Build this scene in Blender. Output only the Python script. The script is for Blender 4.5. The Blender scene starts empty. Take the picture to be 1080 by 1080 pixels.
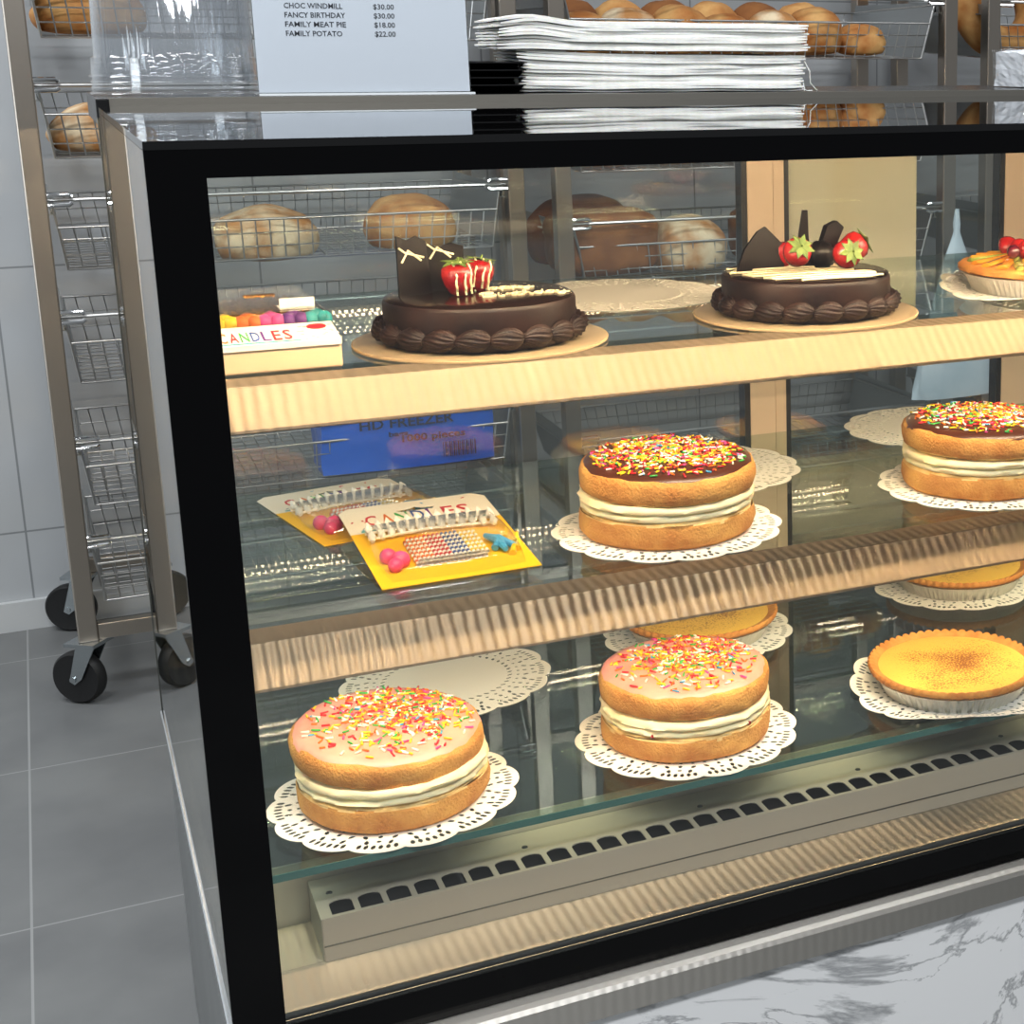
import bpy, bmesh, math, random
from math import sin, cos, pi, radians, sqrt, exp
from mathutils import Vector, Matrix, noise

SC = bpy.context.scene
COL = SC.collection
rnd = random.Random(7)
S, TOP = 1.4, 1.36            # case unit in metres; height of the case top

def U(x, y, z=0.0):           # case units (origin: top front left corner) -> metres
    return Vector((x * S, y * S, TOP + z * S))

# ------------------------------------------------------------------ materials
def lin(h):
    h = h.lstrip('#')
    o = []
    for i in (0, 2, 4):
        c = int(h[i:i + 2], 16) / 255
        o.append(c / 12.92 if c <= .04045 else ((c + .055) / 1.055) ** 2.4)
    return (*o, 1.0)

def newmat(name):
    m = bpy.data.materials.new(name); m.use_nodes = True
    nt = m.node_tree; nt.nodes.clear()
    out = nt.nodes.new('ShaderNodeOutputMaterial')
    return m, nt, out

def pmat(name, col, rough=.5, metal=0.0, spec=.5, col2=None, scale=20, detail=4, bump=0.0, bscale=60,
         sss=0.0, coat=0.0, contrast=(.35, .65), stretch=None):
    m, nt, out = newmat(name)
    p = nt.nodes.new('ShaderNodeBsdfPrincipled')
    nt.links.new(p.outputs[0], out.inputs[0])
    p.inputs['Base Color'].default_value = lin(col)
    p.inputs['Roughness'].default_value = rough
    p.inputs['Metallic'].default_value = metal
    p.inputs['Specular IOR Level'].default_value = spec
    p.inputs['Coat Weight'].default_value = coat
    p.inputs['Coat Roughness'].default_value = .08
    if sss:
        p.inputs['Subsurface Weight'].default_value = sss
        p.inputs['Subsurface Radius'].default_value = (.01, .006, .003)
        p.inputs['Subsurface Scale'].default_value = .5
    tc = nt.nodes.new('ShaderNodeTexCoord')
    vec = tc.outputs['Object']
    if stretch:
        mp = nt.nodes.new('ShaderNodeMapping'); mp.inputs['Scale'].default_value = stretch
        nt.links.new(vec, mp.inputs[0]); vec = mp.outputs[0]
    if col2:
        n = nt.nodes.new('ShaderNodeTexNoise'); n.inputs['Scale'].default_value = scale; n.inputs['Detail'].default_value = detail
        nt.links.new(vec, n.inputs['Vector'])
        r = nt.nodes.new('ShaderNodeValToRGB')
        r.color_ramp.elements[0].position = contrast[0]; r.color_ramp.elements[0].color = lin(col)
        r.color_ramp.elements[1].position = contrast[1]; r.color_ramp.elements[1].color = lin(col2)
        nt.links.new(n.outputs['Fac'], r.inputs[0]); nt.links.new(r.outputs[0], p.inputs['Base Color'])
    if bump:
        n2 = nt.nodes.new('ShaderNodeTexNoise'); n2.inputs['Scale'].default_value = bscale; n2.inputs['Detail'].default_value = 5
        nt.links.new(vec, n2.inputs['Vector'])
        b = nt.nodes.new('ShaderNodeBump'); b.inputs['Strength'].default_value = bump; b.inputs['Distance'].default_value = .003
        nt.links.new(n2.outputs['Fac'], b.inputs['Height']); nt.links.new(b.outputs[0], p.inputs['Normal'])
    return m

def glassmat(name, tint='#ffffff', f0=.04, rough=0.0, gloss=(1, 1, 1, 1), haze=0.0):
    m, nt, out = newmat(name)
    t = nt.nodes.new('ShaderNodeBsdfTransparent'); t.inputs[0].default_value = lin(tint)
    g = nt.nodes.new('ShaderNodeBsdfGlossy'); g.inputs['Roughness'].default_value = rough; g.inputs['Color'].default_value = gloss
    lw = nt.nodes.new('ShaderNodeLayerWeight'); lw.inputs['Blend'].default_value = .5
    pw = nt.nodes.new('ShaderNodeMath'); pw.operation = 'POWER'; pw.inputs[1].default_value = 5
    ml = nt.nodes.new('ShaderNodeMath'); ml.operation = 'MULTIPLY_ADD'; ml.inputs[1].default_value = 1 - f0; ml.inputs[2].default_value = f0
    mx = nt.nodes.new('ShaderNodeMixShader')
    nt.links.new(lw.outputs['Facing'], pw.inputs[0]); nt.links.new(pw.outputs[0], ml.inputs[0])
    nt.links.new(ml.outputs[0], mx.inputs[0]); nt.links.new(t.outputs[0], mx.inputs[1]); nt.links.new(g.outputs[0], mx.inputs[2])
    if haze:
        d = nt.nodes.new('ShaderNodeBsdfDiffuse'); d.inputs[0].default_value = (.86, .89, .92, 1)
        m2 = nt.nodes.new('ShaderNodeMixShader'); m2.inputs[0].default_value = haze
        nt.links.new(mx.outputs[0], m2.inputs[1]); nt.links.new(d.outputs[0], m2.inputs[2]); nt.links.new(m2.outputs[0], out.inputs[0])
    else: nt.links.new(mx.outputs[0], out.inputs[0])
    return m

def brushed(name, col, rough=.235, aniso=1.0, rot=.25, rib=.0008):
    m, nt, out = newmat(name)
    p = nt.nodes.new('ShaderNodeBsdfPrincipled'); nt.links.new(p.outputs[0], out.inputs[0])
    p.inputs['Base Color'].default_value = lin(col); p.inputs['Metallic'].default_value = 1.0
    p.inputs['Roughness'].default_value = rough
    p.inputs['Anisotropic'].default_value = aniso; p.inputs['Anisotropic Rotation'].default_value = rot
    tg = nt.nodes.new('ShaderNodeTangent'); tg.direction_type = 'UV_MAP'; tg.uv_map = 'UVMap'
    nt.links.new(tg.outputs[0], p.inputs['Tangent'])
    tc = nt.nodes.new('ShaderNodeTexCoord'); wv = nt.nodes.new('ShaderNodeTexWave'); wv.wave_type = 'BANDS'; wv.bands_direction = 'X'
    wv.inputs['Scale'].default_value = 26.6; wv.inputs['Distortion'].default_value = .8; wv.inputs['Detail'].default_value = 1; wv.inputs['Detail Scale'].default_value = 2
    bp = nt.nodes.new('ShaderNodeBump'); bp.inputs['Strength'].default_value = 1; bp.inputs['Distance'].default_value = rib
    nt.links.new(tc.outputs['Object'], wv.inputs['Vector']); nt.links.new(wv.outputs['Fac'], bp.inputs['Height']); nt.links.new(bp.outputs[0], p.inputs['Normal'])
    return m

def emis(name, col, strength):
    m, nt, out = newmat(name)
    e = nt.nodes.new('ShaderNodeEmission'); e.inputs[0].default_value = (*col, 1); e.inputs[1].default_value = strength
    nt.links.new(e.outputs[0], out.inputs[0]); return m

M = {}
M['black'] = pmat('gloss_black', '#040405', .08, spec=.16)
M['black_top'] = pmat('black_glass_top', '#0a0a0b', .015, spec=.6)
M['gasket'] = pmat('gasket_black', '#121214', .5)
M['glass'] = glassmat('clear_glass', '#fdfefd')
M['sideglass'] = glassmat('side_glass', '#f2f5f3', f0=.05)
M['shelfglass'] = glassmat('shelf_glass', '#dfe9e4')
M['glassedge'] = pmat('glass_edge', '#3f6a62', .15)
M['lip'] = brushed('brushed_rail', '#786a58', .44, .85, .25, .0005)
M['ledge'] = brushed('ledge_steel', '#a9a6a0', .42, .8, .25, .00012)
M['trough'] = brushed('brushed_trough', '#b9ac97', .46, .85, .25, .00035)
M['steel'] = pmat('satin_steel', '#b7b2a8', .32, 1.0, bump=.02, bscale=200)
M['insteel'] = pmat('inner_steel', '#c6bdad', .5, .45, bump=.02, bscale=200)
M['steel_dk'] = pmat('dark_steel', '#6d6e6b', .35, 1.0)
M['deck'] = pmat('deck_steel', '#4b4e4c', .30, .6)
M['chrome'] = pmat('chrome', '#dadcdd', .1, 1.0)
M['stile'] = pmat('champagne_aluminium', '#dcc4a8', .5, .1)
M['panel_grey'] = pmat('base_panel', '#7b7d7d', .35, .1, col2='#717373', scale=6)
M['paper'] = pmat('white_paper', '#f4f1ea', .85)
M['doily'] = pmat('doily_paper', '#f7f2e6', .9)
M['napkin'] = pmat('napkin_paper', '#e8e8e4', .9, col2='#deded9', scale=90, bump=.15, bscale=300, sss=.2)
M['sheet'] = pmat('cream_sheet', '#fdf3dc', .85, col2='#f7e9cd', scale=6)
M['ink'] = pmat('ink', '#3c3c44', .8)
M['plastic'] = glassmat('clear_plastic', '#fafbfc', f0=.08, rough=.07, haze=.02)
M['blister'] = glassmat('clear_blister', '#f6f6f4', f0=.06, rough=.08)
M['acrylic'] = glassmat('clear_acrylic', '#f4f7f8')
M['blackplastic'] = pmat('black_plastic', '#0d0d0e', .25)
M['rubber'] = pmat('black_rubber', '#161617', .55)
M['zinc'] = pmat('zinc_plate', '#bfc6c9', .25, 1.0)
M['post'] = pmat('rack_tube', '#b5aca1', .28, 1.0)
M['wire'] = pmat('rack_wire', '#c3c3c1', .28, 1.0)
M['sheetmetal'] = pmat('sheet_metal', '#a9adae', .38, .9)
M['sponge'] = pmat('sponge_crust', '#b87232', .9, col2='#e0a656', scale=26, detail=8, bump=.9, bscale=330, sss=0, contrast=(.32, .68))
M['crumb'] = pmat('sponge_crumb', '#e6b86c', .9, col2='#f0cd8c', scale=120, bump=.5, bscale=320)
M['cream'] = pmat('piped_cream', '#f4e6bb', .55, sss=.15, bump=.08, bscale=120)
M['pink'] = pmat('pink_icing', '#e8907f', .4, sss=.1, col2='#eca392', scale=25, bump=.05, bscale=40)
M['chocicing'] = pmat('chocolate_icing', '#4a2416', .3, bump=.05, bscale=40)
M['ganache'] = pmat('chocolate_glaze', '#180c08', .2, bump=.03, bscale=30)
M['fudge'] = pmat('chocolate_fudge', '#170b07', .5, spec=.25, col2='#26140d', scale=40, bump=.15, bscale=90)
M['shard'] = pmat('chocolate_shard', '#0e0705', .4, spec=.25)
M['whitechoc'] = pmat('white_chocolate', '#f0e3bd', .4)
M['berry'] = pmat('strawberry', '#8a0c14', .25, sss=.05, coat=.3, bump=.35, bscale=330, col2='#ab1f1a', scale=50)
M['leaf'] = pmat('strawberry_leaf', '#3c561b', .6, col2='#6d8038', scale=60)
M['seedtip'] = pmat('berry_shoulder', '#e9b98a', .4)
M['board'] = pmat('cake_board', '#c5ac86', .3, .55)
M['board_edge'] = pmat('board_edge', '#b79a72', .8)
M['pastry'] = pmat('pastry', '#c17a34', .75, col2='#d89748', scale=40, bump=.25, bscale=200)
M['foil'] = pmat('foil', '#d6d2ca', .3, 1.0, bump=.25, bscale=120)
def custard():
    m = pmat('custard_nutmeg', '#eec15c', .5, sss=.1)
    nt = m.node_tree; p = [n for n in nt.nodes if n.type == 'BSDF_PRINCIPLED'][0]
    tc = [n for n in nt.nodes if n.type == 'TEX_COORD'][0]
    n1 = nt.nodes.new('ShaderNodeTexNoise'); n1.inputs['Scale'].default_value = 420; n1.inputs['Detail'].default_value = 3
    n2 = nt.nodes.new('ShaderNodeTexNoise'); n2.inputs['Scale'].default_value = 16; n2.inputs['Detail'].default_value = 2
    oi = nt.nodes.new('ShaderNodeObjectInfo')
    add = nt.nodes.new('ShaderNodeVectorMath'); add.operation = 'ADD'
    nt.links.new(tc.outputs['Object'], add.inputs[0]); nt.links.new(oi.outputs['Random'], add.inputs[1])
    nt.links.new(add.outputs[0], n1.inputs['Vector']); nt.links.new(add.outputs[0], n2.inputs['Vector'])
    ln = nt.nodes.new('ShaderNodeVectorMath'); ln.operation = 'LENGTH'; nt.links.new(tc.outputs['Object'], ln.inputs[0])
    mr = nt.nodes.new('ShaderNodeMapRange'); mr.inputs['From Min'].default_value = .025; mr.inputs['From Max'].default_value = .098
    mr.inputs['To Min'].default_value = .10; mr.inputs['To Max'].default_value = -.20
    nt.links.new(ln.outputs['Value'], mr.inputs['Value'])
    a = nt.nodes.new('ShaderNodeMath'); a.operation = 'MULTIPLY_ADD'; a.inputs[1].default_value = .55
    nt.links.new(n2.outputs['Fac'], a.inputs[0]); nt.links.new(n1.outputs['Fac'], a.inputs[2])
    b = nt.nodes.new('ShaderNodeMath'); b.operation = 'ADD'; nt.links.new(a.outputs[0], b.inputs[0]); nt.links.new(mr.outputs[0], b.inputs[1])
    r = nt.nodes.new('ShaderNodeValToRGB')
    r.color_ramp.elements[0].position = .70; r.color_ramp.elements[0].color = lin('#eab94e')
    r.color_ramp.elements[1].position = .90; r.color_ramp.elements[1].color = lin('#8a4a1a')
    nt.links.new(b.outputs[0], r.inputs[0]); nt.links.new(r.outputs[0], p.inputs['Base Color'])
    return m
M['custard'] = custard()
def breadmat(name, crust, flour, thr):
    m = pmat(name, crust, .8, col2=flour, scale=14, detail=6, bump=.2, bscale=60, contrast=thr)
    return m
M['bread'] = breadmat('bread_floured', '#b9824a', '#e6d3b0', (.38, .6))
M['bread_brown'] = breadmat('bread_brown', '#6f3f1d', '#9a6431', (.3, .75))
M['bread_dark'] = breadmat('bread_dark', '#5a2c13', '#8a5228', (.3, .75))
M['bread_gold'] = breadmat('bread_gold', '#a9662a', '#d7a868', (.35, .65))
M['card_yellow'] = pmat('yellow_card', '#f2b80c', .5)
M['card_white'] = pmat('white_card', '#efe6d6', .55, col2='#ece0cc', scale=20)
M['card_peach'] = pmat('peach_card', '#e3bf95', .6)
M['gold'] = pmat('gold_glitter', '#d79a3a', .25, .9, bump=.6, bscale=500)
for n, c in dict(red='#c8202c', green='#3aa648', blue='#2a4f9a', teal='#2e9aa0', purple='#6a2a86', orange='#e2701c', yellow='#ecc417', magenta='#d84a94', white='#f3efe6', pinkc='#e04a78', lblue='#4aa0cc', grey='#8b8b90').items():
    M['c_' + n] = pmat('candle_' + n, c, .4)
M['bluebag'] = pmat('blue_bag', '#1a66dc', .3, col2='#135ac8', scale=6, bump=.3, bscale=9)
M['print_dark'] = pmat('print_dark', '#12203f', .6)
M['palebag'] = pmat('pale_plastic_bag', '#b9ccd8', .35, col2='#cddbe4', scale=12, bump=.5, bscale=20)
M['floor'] = None

def tilemat(name, c1, c2, mortar, w, h, ms, off, rough=.5, noise_scale=3, rot=(0, 0, 0)):
    m = pmat(name, c1, rough, col2=c2, scale=noise_scale, detail=8, bump=.03, bscale=20)
    nt = m.node_tree; p = [n for n in nt.nodes if n.type == 'BSDF_PRINCIPLED'][0]
    tc = [n for n in nt.nodes if n.type == 'TEX_COORD'][0]
    mp = nt.nodes.new('ShaderNodeMapping'); mp.inputs['Location'].default_value = off; mp.inputs['Rotation'].default_value = rot
    nt.links.new(tc.outputs['Object'], mp.inputs[0])
    bk = nt.nodes.new('ShaderNodeTexBrick'); bk.offset = 0; bk.inputs['Scale'].default_value = 1
    bk.inputs['Brick Width'].default_value = w; bk.inputs['Row Height'].default_value = h
    bk.inputs['Mortar Size'].default_value = ms; bk.inputs['Mortar Smooth'].default_value = .1
    nt.links.new(mp.outputs[0], bk.inputs['Vector'])
    mx = nt.nodes.new('ShaderNodeMix'); mx.data_type = 'RGBA'
    src = p.inputs['Base Color'].links[0].from_socket
    nt.links.new(bk.outputs['Fac'], mx.inputs[0]); nt.links.new(src, mx.inputs[6]); mx.inputs[7].default_value = lin(mortar)
    nt.links.new(mx.outputs[2], p.inputs['Base Color'])
    return m
M['floor'] = tilemat('floor_tiles', '#6b6d6e', '#797b7b', '#949696', .67, .67, .0022, (.213, -.02, 0), .42, 3.5)
M['wall'] = tilemat('wall_tiles', '#b9bdc0', '#bec2c5', '#8b8f92', .6, .66, .0025, (.79, -.25, 0), .4, 2, rot=(radians(-90), 0, 0))
def marble():
    m, nt, out = newmat('white_marble')
    p = nt.nodes.new('ShaderNodeBsdfPrincipled'); nt.links.new(p.outputs[0], out.inputs[0]); p.inputs['Roughness'].default_value = .25
    tc = nt.nodes.new('ShaderNodeTexCoord')
    mp = nt.nodes.new('ShaderNodeMapping'); mp.inputs['Rotation'].default_value = (0, radians(32), 0); mp.inputs['Scale'].default_value = (1.0, 1, 1.6)
    nt.links.new(tc.outputs['Object'], mp.inputs[0])
    n = nt.nodes.new('ShaderNodeTexNoise'); n.inputs['Scale'].default_value = 2.3; n.inputs['Detail'].default_value = 9; n.inputs['Roughness'].default_value = .62; n.inputs['Distortion'].default_value = .9
    nt.links.new(mp.outputs[0], n.inputs['Vector'])
    s = nt.nodes.new('ShaderNodeMath'); s.operation = 'SUBTRACT'; s.inputs[1].default_value = .5; nt.links.new(n.outputs['Fac'], s.inputs[0])
    ab = nt.nodes.new('ShaderNodeMath'); ab.operation = 'ABSOLUTE'; nt.links.new(s.outputs[0], ab.inputs[0])
    n2 = nt.nodes.new('ShaderNodeTexNoise'); n2.inputs['Scale'].default_value = 4; nt.links.new(mp.outputs[0], n2.inputs['Vector'])
    r2 = nt.nodes.new('ShaderNodeMapRange'); r2.inputs['From Min'].default_value = .44; r2.inputs['From Max'].default_value = .66
    r2.inputs['To Min'].default_value = .004; r2.inputs['To Max'].default_value = .045; nt.links.new(n2.outputs['Fac'], r2.inputs['Value'])
    dv = nt.nodes.new('ShaderNodeMath'); dv.operation = 'DIVIDE'; nt.links.new(ab.outputs[0], dv.inputs[0]); nt.links.new(r2.outputs[0], dv.inputs[1])
    r = nt.nodes.new('ShaderNodeValToRGB'); e = r.color_ramp.elements
    e[0].position = 0; e[0].color = lin('#9a9c9e'); e[1].position = 1; e[1].color = lin('#e2e3e4')
    nt.links.new(dv.outputs[0], r.inputs[0]); nt.links.new(r.outputs[0], p.inputs['Base Color'])
    return m
M['marble'] = marble()

# ------------------------------------------------------------------ geometry helpers
def NB(): return bmesh.new()

def add_box(bm, c, s, rot=None, mi=0):
    r = bmesh.ops.create_cube(bm, size=1.0)
    m = Matrix.Translation(Vector(c)) @ (rot.to_4x4() if rot else Matrix.Identity(4)) @ Matrix.Diagonal((s[0], s[1], s[2], 1))
    bmesh.ops.transform(bm, matrix=m, verts=r['verts'])
    if mi:
        for f in {f for v in r['verts'] for f in v.link_faces}: f.material_index = mi

def bb(bm, x0, x1, y0, y1, z0, z1, mi=0):
    add_box(bm, ((x0 + x1) / 2, (y0 + y1) / 2, (z0 + z1) / 2), (abs(x1 - x0), abs(y1 - y0), abs(z1 - z0)), mi=mi)

def add_tube(bm, pts, r, n=6, mi=0, caps=True, radii=None):
    pts = [Vector(p) for p in pts]; rings = []
    ref = Vector((0, 0, 1))
    for i, p in enumerate(pts):
        d = (pts[min(i + 1, len(pts) - 1)] - pts[max(i - 1, 0)]).normalized()
        a = ref if abs(d.dot(ref)) < .95 else Vector((0, 1, 0))
        u = d.cross(a).normalized(); v = d.cross(u)
        rr = radii[i] if radii else r
        rings.append([bm.verts.new(p + (u * cos(2 * pi * k / n) + v * sin(2 * pi * k / n)) * rr) for k in range(n)])
    for i in range(len(rings) - 1):
        for k in range(n):
            f = bm.faces.new((rings[i][k], rings[i][(k + 1) % n], rings[i + 1][(k + 1) % n], rings[i + 1][k])); f.material_index = mi
    if caps:
        bm.faces.new(rings[0]).material_index = mi; bm.faces.new(list(reversed(rings[-1]))).material_index = mi

def add_lathe(bm, prof, n=64, fn=None, mi=0, c=(0, 0, 0), closed=False):
    """profile [(r,z)], fn(a, i, r, z) -> (r, z)"""
    rings = []
    for i, (r, z) in enumerate(prof):
        if r < 1e-6:
            rings.append([bm.verts.new((c[0], c[1], c[2] + z))]); continue
        ring = []
        for k in range(n):
            a = 2 * pi * k / n
            rr, zz = fn(a, i, r, z) if fn else (r, z)
            ring.append(bm.verts.new((c[0] + rr * cos(a), c[1] + rr * sin(a), c[2] + zz)))
        rings.append(ring)
    pairs = list(zip(rings, rings[1:])) + ([(rings[-1], rings[0])] if closed else [])
    for A, B in pairs:
        for k in range(n):
            j = (k + 1) % n
            if len(A) == 1 and len(B) == 1: continue
            if len(A) == 1: f = bm.faces.new((A[0], B[k], B[j]))
            elif len(B) == 1: f = bm.faces.new((A[k], A[j], B[0]))
            else: f = bm.faces.new((A[k], A[j], B[j], B[k]))
            f.material_index = mi

def add_loop(bm, pts, z=0.0):
    vs = [bm.verts.new((p[0], p[1], z)) for p in pts]
    return [bm.edges.new((vs[i], vs[(i + 1) % len(vs)])) for i in range(len(vs))]

def plate(bm, outer, holes, z=0.0):
    es = add_loop(bm, outer, z)
    for h in holes: es += add_loop(bm, h, z)
    bmesh.ops.triangle_fill(bm, use_beauty=True, use_dissolve=False, edges=es)

def prism(bm, pts2, axis, a, b, mi=0):
    """extrude a polygon; axis x: pts2=(y,z), axis y: pts2=(x,z), axis z: (x,y)"""
    def P(p, t):
        return {'x': (t, p[0], p[1]), 'y': (p[0], t, p[1]), 'z': (p[0], p[1], t)}[axis]
    A = [bm.verts.new(P(p, a)) for p in pts2]; B = [bm.verts.new(P(p, b)) for p in pts2]
    n = len(A)
    for k in range(n):
        bm.faces.new((A[k], A[(k + 1) % n], B[(k + 1) % n], B[k])).material_index = mi
    bm.faces.new(A).material_index = mi; bm.faces.new(list(reversed(B))).material_index = mi

def mesh_of(name, bm, mats, smooth=False, sharp=None, uv=False, recalc=True):
    if recalc: bmesh.ops.recalc_face_normals(bm, faces=bm.faces[:])
    me = bpy.data.meshes.new(name)
    if uv:
        l = bm.loops.layers.uv.new('UVMap')
        for f in bm.faces:
            for lp in f.loops: lp[l].uv = (lp.vert.co.x, lp.vert.co.y - lp.vert.co.z)
    bm.to_mesh(me); bm.free()
    for m in (mats if isinstance(mats, (list, tuple)) else [mats]): me.materials.append(m)
    if smooth:
        for p in me.polygons: p.use_smooth = True
        me.set_sharp_from_angle(angle=radians(sharp or 40))
    return me

def link(name, me, parent=None, loc=(0, 0, 0), rot=(0, 0, 0)):
    o = bpy.data.objects.new(name, me); COL.objects.link(o)
    o.location = loc; o.rotation_euler = rot
    if parent: o.parent = parent
    return o

def obj(name, bm, mats, parent=None, smooth=False, sharp=None, uv=False, bevel=0, solid=0, loc=(0, 0, 0), rot=(0, 0, 0), recalc=True, label=None):
    o = link(name, mesh_of(name, bm, mats, smooth, sharp, uv, recalc), parent, loc, rot)
    if bevel:
        md = o.modifiers.new('Bevel', 'BEVEL'); md.width = bevel; md.segments = 2; md.limit_method = 'ANGLE'
    if solid:
        md = o.modifiers.new('Solid', 'SOLIDIFY'); md.thickness = solid; md.offset = 1
    if label: o['label'] = label
    return o

def tag(o, label, cat, group=None):
    o['label'] = label; o['category'] = cat
    if group: o['group'] = group
    return o

def thing(name, label, cat, loc=(0, 0, 0), rz=0, group=None, rot=None):
    o = bpy.data.objects.new(name, None); COL.objects.link(o)
    o.empty_display_size = .05
    o.location = loc; o.rotation_euler = rot if rot else (0, 0, rz)
    return tag(o, label, cat, group)

def dup(root, label, loc, rz=None, group=None, rot=None):
    r = root.copy(); COL.objects.link(r); r.location = loc
    if rz is not None: r.rotation_euler = (0, 0, rz)
    if rot is not None: r.rotation_euler = rot
    r['label'] = label
    if group: r['group'] = group
    for ch in list(root.children):
        c = ch.copy(); COL.objects.link(c); c.parent = r
        for g in list(ch.children):
            d = g.copy(); COL.objects.link(d); d.parent = c
    return r

def struct(name, bm, m):
    o = obj(name, bm, m); o['kind'] = 'structure'; return o

def text_mesh(body, size, mat, extrude=.0002, align='LEFT', shear=0, bold=0, width=None, fit_h=None):
    cu = bpy.data.curves.new('t', 'FONT'); cu.body = body; cu.size = size; cu.extrude = extrude
    cu.align_x = align; cu.shear = shear; cu.offset = bold; cu.resolution_u = 2
    o = bpy.data.objects.new('t', cu); COL.objects.link(o)
    bpy.context.view_layer.update()
    dg = bpy.context.evaluated_depsgraph_get()
    me = bpy.data.meshes.new_from_object(o.evaluated_get(dg))
    bpy.data.objects.remove(o); bpy.data.curves.remove(cu)
    me.materials.clear(); me.materials.append(mat)
    if width and len(me.vertices):
        xs = [v.co.x for v in me.vertices]; k = width / (max(xs) - min(xs)); x0 = min(xs)
        for v in me.vertices: v.co.x = (v.co.x - x0) * k
    return me

def fnoise(x, y, z, s=1.0): return noise.noise(Vector((x * s, y * s, z * s)))

# ------------------------------------------------------------------ setting
bm = NB(); bb(bm, -3.0, 5.0, -3.0, 3.0, -.06, 0); struct('floor', bm, M['floor'])
bm = NB(); bb(bm, -3.0, 5.0, 2.945, 3.05, 0, 3.0); struct('wall_back', bm, M['wall'])
bm = NB(); bb(bm, -3.0, 5.0, 2.925, 2.944, .0, .075); struct('baseboard_back', bm, pmat('skirting', '#d9dcdd', .3, .2))

# ------------------------------------------------------------------ display case
L, DD = 1.5, .85
case = thing('display_case', 'glass cake display case with black bezel, three shelves and white marble base', 'display case', (0, 0, 0))
# base
bm = NB(); bb(bm, .0, L, -.012, .0, .09, .4855); bb(bm, 0, L, 0, .012, .09, .4855)
obj('marble_panel', bm, M['marble'], case)
bm = NB(); bb(bm, .002, L - .002, .012, DD - .002, .09, .508)
obj('base_cabinet', bm, M['panel_grey'], case)
bm = NB(); bb(bm, .04, L - .04, .05, DD - .05, 0, .09)
obj('plinth', bm, M['gasket'], case)
# steel ledge with rounded nose under the front glass
bm = NB()
prism(bm, [(.012, .514), (-.012, .514), (-.019, .5125), (-.022, .508), (-.022, .4805), (-.012, .4805), (-.012, .486), (.012, .486)], 'x', 0, L)
obj('front_ledge', bm, M['ledge'], case, uv=True)
# bezel: frame around the front pane
bm = NB()
bb(bm, 0, L, 0, .008, 1.3295, 1.354); bb(bm, 0, L, 0, .008, .516, .552)
bb(bm, 0, .045, 0, .008, .552, 1.3295); bb(bm, L - .045, L, 0, .008, .552, 1.3295)
bz = obj('bezel', bm, M['black'], case, label='glossy black border of the front pane')
bm = NB(); bb(bm, .004, L - .004, .008, .011, .553, .559)
obj('seal_strip', bm, M['steel_dk'], bz)
bm = NB(); bb(bm, .045, L - .045, .001, .007, .552, 1.3295)
obj('front_pane', bm, M['glass'], case)
# top
bm = NB(); bb(bm, 0, L, -.001, DD, 1.353, TOP)
obj('top_slab', bm, M['black_top'], case, label='mirror-glossy black top')
# rear header: raised steel strip the counter items stand on
bm = NB(); bb(bm, .0, L, DD, DD + .33, 1.335, TOP + .009)
hd = obj('rear_header', bm, [M['blackplastic']], case, bevel=.001)
bm = NB(); bb(bm, .0, L, DD - .006, DD, TOP, TOP + .0095)
obj('header_trim', bm, M['steel'], hd, label='thin steel trim along the header')
bm = NB(); bb(bm, -.0015, .014, DD - .018, DD + .004, 1.345, TOP + .0096)
obj('corner_cap', bm, M['blackplastic'], case, bevel=.002, label='small black cap at the rear corner of the top')
# side panes
for x0, nm in ((0, 'left'), (L - .006, 'right')):
    bm = NB(); bb(bm, x0, x0 + .006, .009, DD - .004, .546, 1.3525)
    sp = obj('side_pane', bm, M['sideglass'], case)
    bm = NB(); bb(bm, x0 - .001, x0 + .007, DD - .004, DD, .544, 1.3525)
    obj('edge_trim', bm, M['steel_dk'], sp)
    bm = NB(); bb(bm, x0 - .003, x0 + .007, .0, DD, .538, .546)
    obj('bottom_trim', bm, M['chrome'], sp, bevel=.002, label='polished chrome strip along the bottom edge')
# shelves
def shelf(zt, y0, y1, rail=True):
    bm = NB(); bb(bm, .010, L - .010, y0, y1, zt - .008, zt)
    s = obj('shelf', bm, M['shelfglass'], case)
    if rail:
        bm = NB()
        prism(bm, [(y0 + .042, zt + .0008), (y0, zt + .0008), (y0 - .0015, zt - .001), (y0 - .033, zt - .0315), (y0 - .0335, zt - .034),
                   (y0 - .024, zt - .037), (y0 - .024, zt - .0355), (y0 - .031, zt - .0335), (y0 - .006, zt - .0085), (y0 + .042, zt - .0085)], 'x', .009, L - .009)
        obj('front_rail', bm, M['lip'], s, uv=True, label='brushed steel rail along the shelf front')
    else:
        bm = NB(); bb(bm, .010, L - .010, y0 - .0012, y0, zt - .008, zt)
        obj('polished_edge', bm, M['glassedge'], s, label='teal polished glass edge')
    if rail:
        bm = NB(); bb(bm, .025, L - .025, y0 + .027, y0 + .042, zt - .0155, zt - .0087)
        obj('added_fill_bar', bm, M['steel'], s, label='slim added bar under the rail, housing a fill light')  # added housing for the fill light below, not a known fixture
    for x in (.012, L - .020):
        bm = NB(); bb(bm, x, x + .008, y0 + .05, y1 - .02, zt - .022, zt - .0085)
        obj('shelf_bracket', bm, M['steel'], s)
    return s
Z1, Z2, Z3 = 1.1388, .898, .6432
shelf(Z1, .077, .612); shelf(Z2, .077, .612); shelf(Z3, .119, .60, False)
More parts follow.
